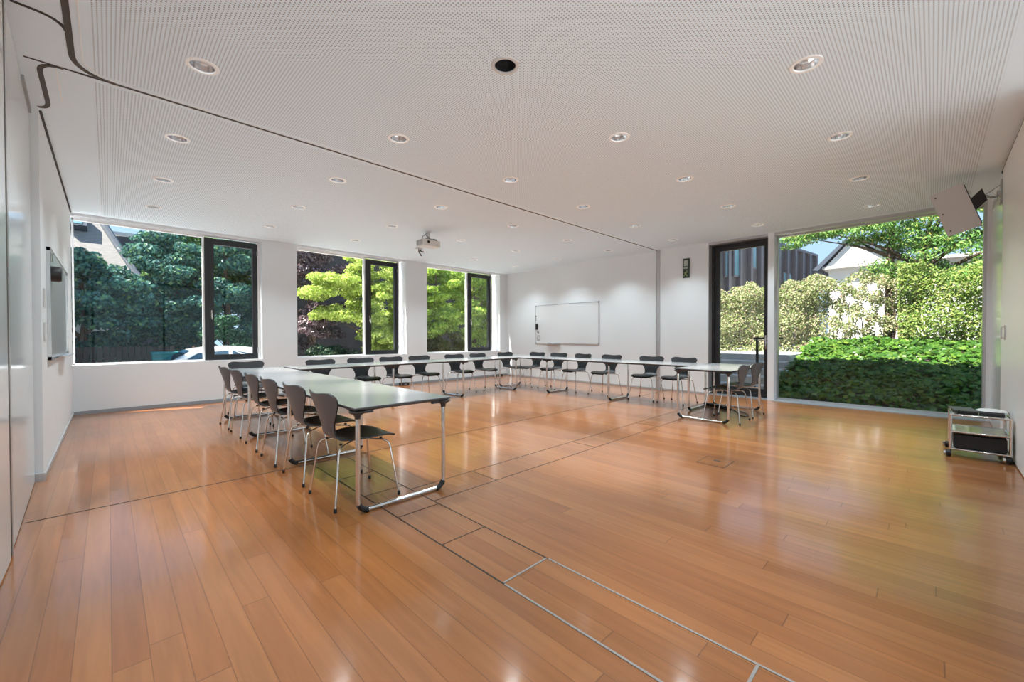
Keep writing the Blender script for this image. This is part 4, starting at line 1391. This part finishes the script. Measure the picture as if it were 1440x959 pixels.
MB().box(0.1, 3.9, 25.8, 32, 5.85, 6.0).build('wing_roof_edge', M['render'], t)
t = thing('brick_building', 'dark brick building closing the view behind the maples', 'building')
MB().box(5.6, 40, 20.5, 26, -0.7, 9.0).build('wall', speckle(mat('dark_brick', (0.06, 0.05, 0.05), 0.85), 3, 0.3, (0.050, 0.043, 0.046), (0.085, 0.07, 0.072)), t)
MB().box(5.5, 40, 20.3, 26, 9.0, 9.2).build('roof_edge', M['fascia'], t)

# dark evergreen mass of the first window
dark_specs = [((-0.6, 17.2, -0.7), (-0.7, 17.2, 1.75), (1.5, 1.2, 2.0), 'dark evergreen tree at the left end of the first window'),
              ((1.2, 17.8, -0.7), (1.25, 17.9, 2.5), (1.5, 1.3, 2.2), 'dark evergreen tree in the middle of the first window'),
              ((2.9, 17.0, -0.7), (2.9, 17.2, 2.9), (1.5, 1.2, 2.9), 'dark evergreen tree behind the black casement of the first window')]
for base, c, r, lab in dark_specs:
    bl = cluster_blobs(c, r, 52, 0.46, 0.45)
    tree('evergreen_tree', lab, 'tree', base, bl, 21000, 0.125, L_dark, 0.14, 'dark evergreens outside the first window', up_=0.4)
bl = cluster_blobs((2.2, 19.2, 4.2), (1.9, 1.0, 1.7), 46, 0.5, 0.6)
tree('deciduous_tree', 'sunlit lighter green tree rising above the dark evergreens', 'tree', (2.3, 19.4, -0.7), bl, 15000, 0.125, L_mid, 0.16)
bl = cluster_blobs((2.6, 15.1, 0.75), (0.6, 0.35, 1.0), 30, 0.30, 0.6)
tree('shrub', 'mid green shrub below the right part of the first window', 'shrub', (2.75, 15.2, -0.7), bl, 8000, 0.09, leaf_mat('blue_green_leaf', [(0.02, 0.06, 0.035), (0.035, 0.10, 0.05), (0.05, 0.13, 0.06)], 0.3, 0.42), 0.05)
bl = cluster_blobs((4.0, 19.4, 4.5), (1.5, 1.0, 2.6), 46, 0.55, 0.6)
tree('deciduous_tree', 'tall airy green tree far behind the first pillar', 'tree', (4.1, 19.5, -0.7), bl, 13000, 0.13, L_mid, 0.16)

# maples and copper beech of the second and third windows
bl = []
for (cx_, cy_, cz_, rx_, rz_) in ((6.9, 13.9, 3.75, 1.25, 0.45), (5.2, 13.6, 3.05, 0.75, 0.18), (6.6, 13.7, 2.75, 1.30, 0.33), (6.1, 13.5, 2.05, 1.55, 0.30), (7.2, 13.8, 1.75, 1.0, 0.35),
                                  (6.7, 13.4, 1.25, 1.05, 0.28), (7.0, 13.5, 0.80, 0.85, 0.25), (4.75, 13.6, 2.62, 0.45, 0.12), (5.35, 13.5, 1.95, 0.75, 0.14)):
    bl += cluster_blobs((cx_, cy_, cz_), (rx_, 0.75, rz_), 20, 0.26, 0.5)
bl += cluster_blobs((7.0, 14.0, 2.3), (1.35, 0.7, 1.75), 60, 0.30, 0.5)
tree('maple_tree', 'bright yellow-green maple filling the second window', 'tree', (6.9, 14.3, -0.7), bl, 40000, 0.085, L_lime, 0.09, up_=0.7, aspect=0.75)
bl = cluster_blobs((9.6, 14.6, 3.4), (1.5, 1.0, 0.9), 30, 0.34, 0.5) + cluster_blobs((10.6, 14.9, 2.2), (1.7, 1.0, 0.9), 34, 0.36, 0.5) + cluster_blobs((9.0, 14.3, 2.2), (1.1, 0.7, 1.3), 30, 0.32, 0.5)
tree('maple_tree', 'green maple with yellowish tips in the third window', 'tree', (10.2, 15.1, -0.7), bl, 30000, 0.10, L_green, 0.10, up_=0.6, aspect=0.75)
bl = cluster_blobs((12.6, 15.6, 2.9), (2.2, 1.0, 2.3), 84, 0.45, 0.5)
tree('deciduous_tree', 'green tree seen through the narrow casement of the third window', 'tree', (12.9, 15.9, -0.7), bl, 24000, 0.11, L_green, 0.12, up_=0.5)
bl = cluster_blobs((9.6, 14.2, 0.75), (1.6, 0.6, 0.85), 40, 0.32, 0.55)
tree('shrub', 'brownish green bush at the bottom of the third window', 'shrub', (9.6, 14.5, -0.7), bl, 12000, 0.085, leaf_mat('bronze_leaf', [(0.06, 0.07, 0.02), (0.12, 0.10, 0.035), (0.09, 0.14, 0.03), (0.19, 0.17, 0.07)], 0.35, 0.45), 0.05)
bl = cluster_blobs((5.4, 16.6, 2.9), (1.7, 1.0, 2.4), 60, 0.42, 0.55)
tree('copper_beech', 'dark purple copper beech behind the maple', 'tree', (5.5, 16.9, -0.7), bl, 17000, 0.10, L_purple, 0.13, up_=0.5)
bl = cluster_blobs((4.75, 14.1, 1.55), (0.55, 0.45, 0.35), 16, 0.22, 0.5)
tree('copper_beech', 'low purple beech branch in front at the left of the second window', 'tree', (4.9, 14.6, -0.7), bl, 4500, 0.085, L_purple, 0.05, up_=0.5)
bl = cluster_blobs((5.2, 13.6, 0.45), (1.0, 0.5, 0.55), 34, 0.26, 0.6)
tree('shrub', 'dark bluish shrub at the bottom of the second window', 'shrub', (5.2, 13.9, -0.7), bl, 9000, 0.08, leaf_mat('deep_green_shrub_leaf', [(0.010, 0.030, 0.022), (0.018, 0.05, 0.032), (0.035, 0.08, 0.045), (0.10, 0.14, 0.08)], 0.3, 0.4), 0.05)

# fence, low wall, bin, car
t = thing('board_fence', 'dark upright board fence at the bottom left of the first window', 'fence')
for k in range(22):
    x = -1.35 + k * 0.125
    MB().box(x, x + 0.112, 15.60, 15.63, -0.7, 0.98 + 0.015 * math.sin(k * 2.7), 0.004).build('board', M['fence'], t)
MB().box(-1.35, 1.4, 15.63, 15.68, -0.2, -0.1).box(-1.35, 1.4, 15.63, 15.68, 0.7, 0.8).build('rail', M['fence'], t)
t = thing('garden_wall', 'low dark wall with pale coping behind the white car', 'wall')
MB().box(3.35, 4.4, 15.45, 15.6, -0.7, 0.84).build('wall_face', M['concrete'], t)
MB().box(3.32, 4.43, 15.42, 15.63, 0.84, 0.90, 0.01).build('coping', M['render'], t)

t = thing('waste_bin', 'teal wheeled bin beside the front of the white car', 'bin', (1.13, 15.0, -0.60))
MB().add([(-0.24, -0.28, 0.05), (0.24, -0.28, 0.05), (0.24, 0.28, 0.05), (-0.24, 0.28, 0.05), (-0.29, -0.34, 1.36), (0.29, -0.34, 1.36), (0.29, 0.34, 1.36), (-0.29, 0.34, 1.36)],
         [(0, 1, 2, 3), (7, 6, 5, 4), (0, 4, 5, 1), (1, 5, 6, 2), (2, 6, 7, 3), (3, 7, 4, 0)]).build('body', M['teal'], t)
MB().box(-0.31, 0.31, -0.36, 0.38, 1.36, 1.43, 0.02).build('lid', M['teal'], t)
MB().tube([(-0.25, 0.40, 1.36), (0.25, 0.40, 1.36)], 0.02, 8).build('handle', M['black'], t)
for xx in (-0.24, 0.24):
    MB().lathe([(0.10, -0.03), (0.10, 0.03)], (xx, 0.26, 0.10), 18, 'x').build('wheel', M['rubber'], t, True)

# car: side profile lofted across its width, glasshouse narrower than the body
t = thing('car', 'white car with blue tinted windows parked below the first window', 'car', (1.80, 13.50, -0.50))


def loft(sections, close=True):
    """sections: list of lists of points with equal counts"""
    mb = MB()
    vs, fs = [], []
    n_ = len(sections[0])
    for s_ in sections:
        vs += s_
    for i in range(len(sections) - 1):
        for j in range(n_):
            j2 = (j + 1) % n_
            fs.append((i * n_ + j, i * n_ + j2, (i + 1) * n_ + j2, (i + 1) * n_ + j))
    fs.append(tuple(range(n_))[::-1])
    fs.append(tuple((len(sections) - 1) * n_ + j for j in range(n_)))
    return mb.add(vs, fs)


low = [(-2.15, 0.28), (-2.18, 0.55), (-2.05, 0.80), (-1.15, 0.98), (-0.3, 0.98), (1.2, 0.98), (1.95, 0.98), (2.12, 0.85), (2.15, 0.30)]
S_ = []
for yy, sc_ in ((-0.86, 0.94), (-0.80, 1.0), (0.80, 1.0), (0.86, 0.94)):
    S_.append([(px_ * (1 if sc_ == 1 else 0.985), yy, pz_ if pz_ < 0.5 else pz_ * (1 if sc_ == 1 else 0.97)) for px_, pz_ in low])
loft(S_).build('body', M['carpaint'], t, True)
hi = [(-1.05, 0.96), (-0.30, 1.42), (0.1, 1.49), (0.6, 1.50), (1.2, 1.44), (1.85, 1.06), (1.90, 0.96)]
S_ = []
for yy, k_ in ((-0.76, 0.0), (-0.62, 1.0), (0.62, 1.0), (0.76, 0.0)):
    S_.append([(px_ * (0.985 if k_ == 0 else 1), yy if pz_ > 1.2 else yy * 1.08, pz_ - (0.06 if k_ == 0 and pz_ > 1.2 else 0)) for px_, pz_ in hi])
loft(S_).build('roof', M['carpaint'], t, True)
for sgn in (-1, 1):
    yy = sgn * 0.800
    MB().add([(-0.72, yy * 1.025, 1.01), (-0.22, yy * 0.965, 1.34), (0.42, yy * 0.955, 1.40), (0.42, yy * 1.025, 1.01)], [(0, 1, 2, 3)]).add(
        [(0.50, yy * 1.025, 1.01), (0.50, yy * 0.955, 1.40), (1.15, yy * 0.965, 1.35), (1.55, yy * 1.025, 1.08), (1.5, yy * 1.025, 1.01)], [(0, 1, 2, 3, 4)]).build('side_window', M['carglass'], t)
MB().add([(-1.00, -0.70, 1.02), (-0.36, -0.60, 1.41), (-0.36, 0.60, 1.41), (-1.00, 0.70, 1.02)], [(0, 1, 2, 3)]).build('windscreen', M['carglass'], t)
for xx in (-1.35, 1.35):
    for yy in (-0.84, 0.84):
        wh = MB().lathe([(0.20, -0.09), (0.31, -0.09), (0.315, 0.0), (0.31, 0.09), (0.20, 0.09)], (xx, yy, 0.315), 24, 'y').build('wheel', M['rubber'], t, True)
        MB().lathe([(0.19, -0.095), (0.19, 0.095)], (xx, yy, 0.315), 20, 'y').build('rim', M['steel'], wh)
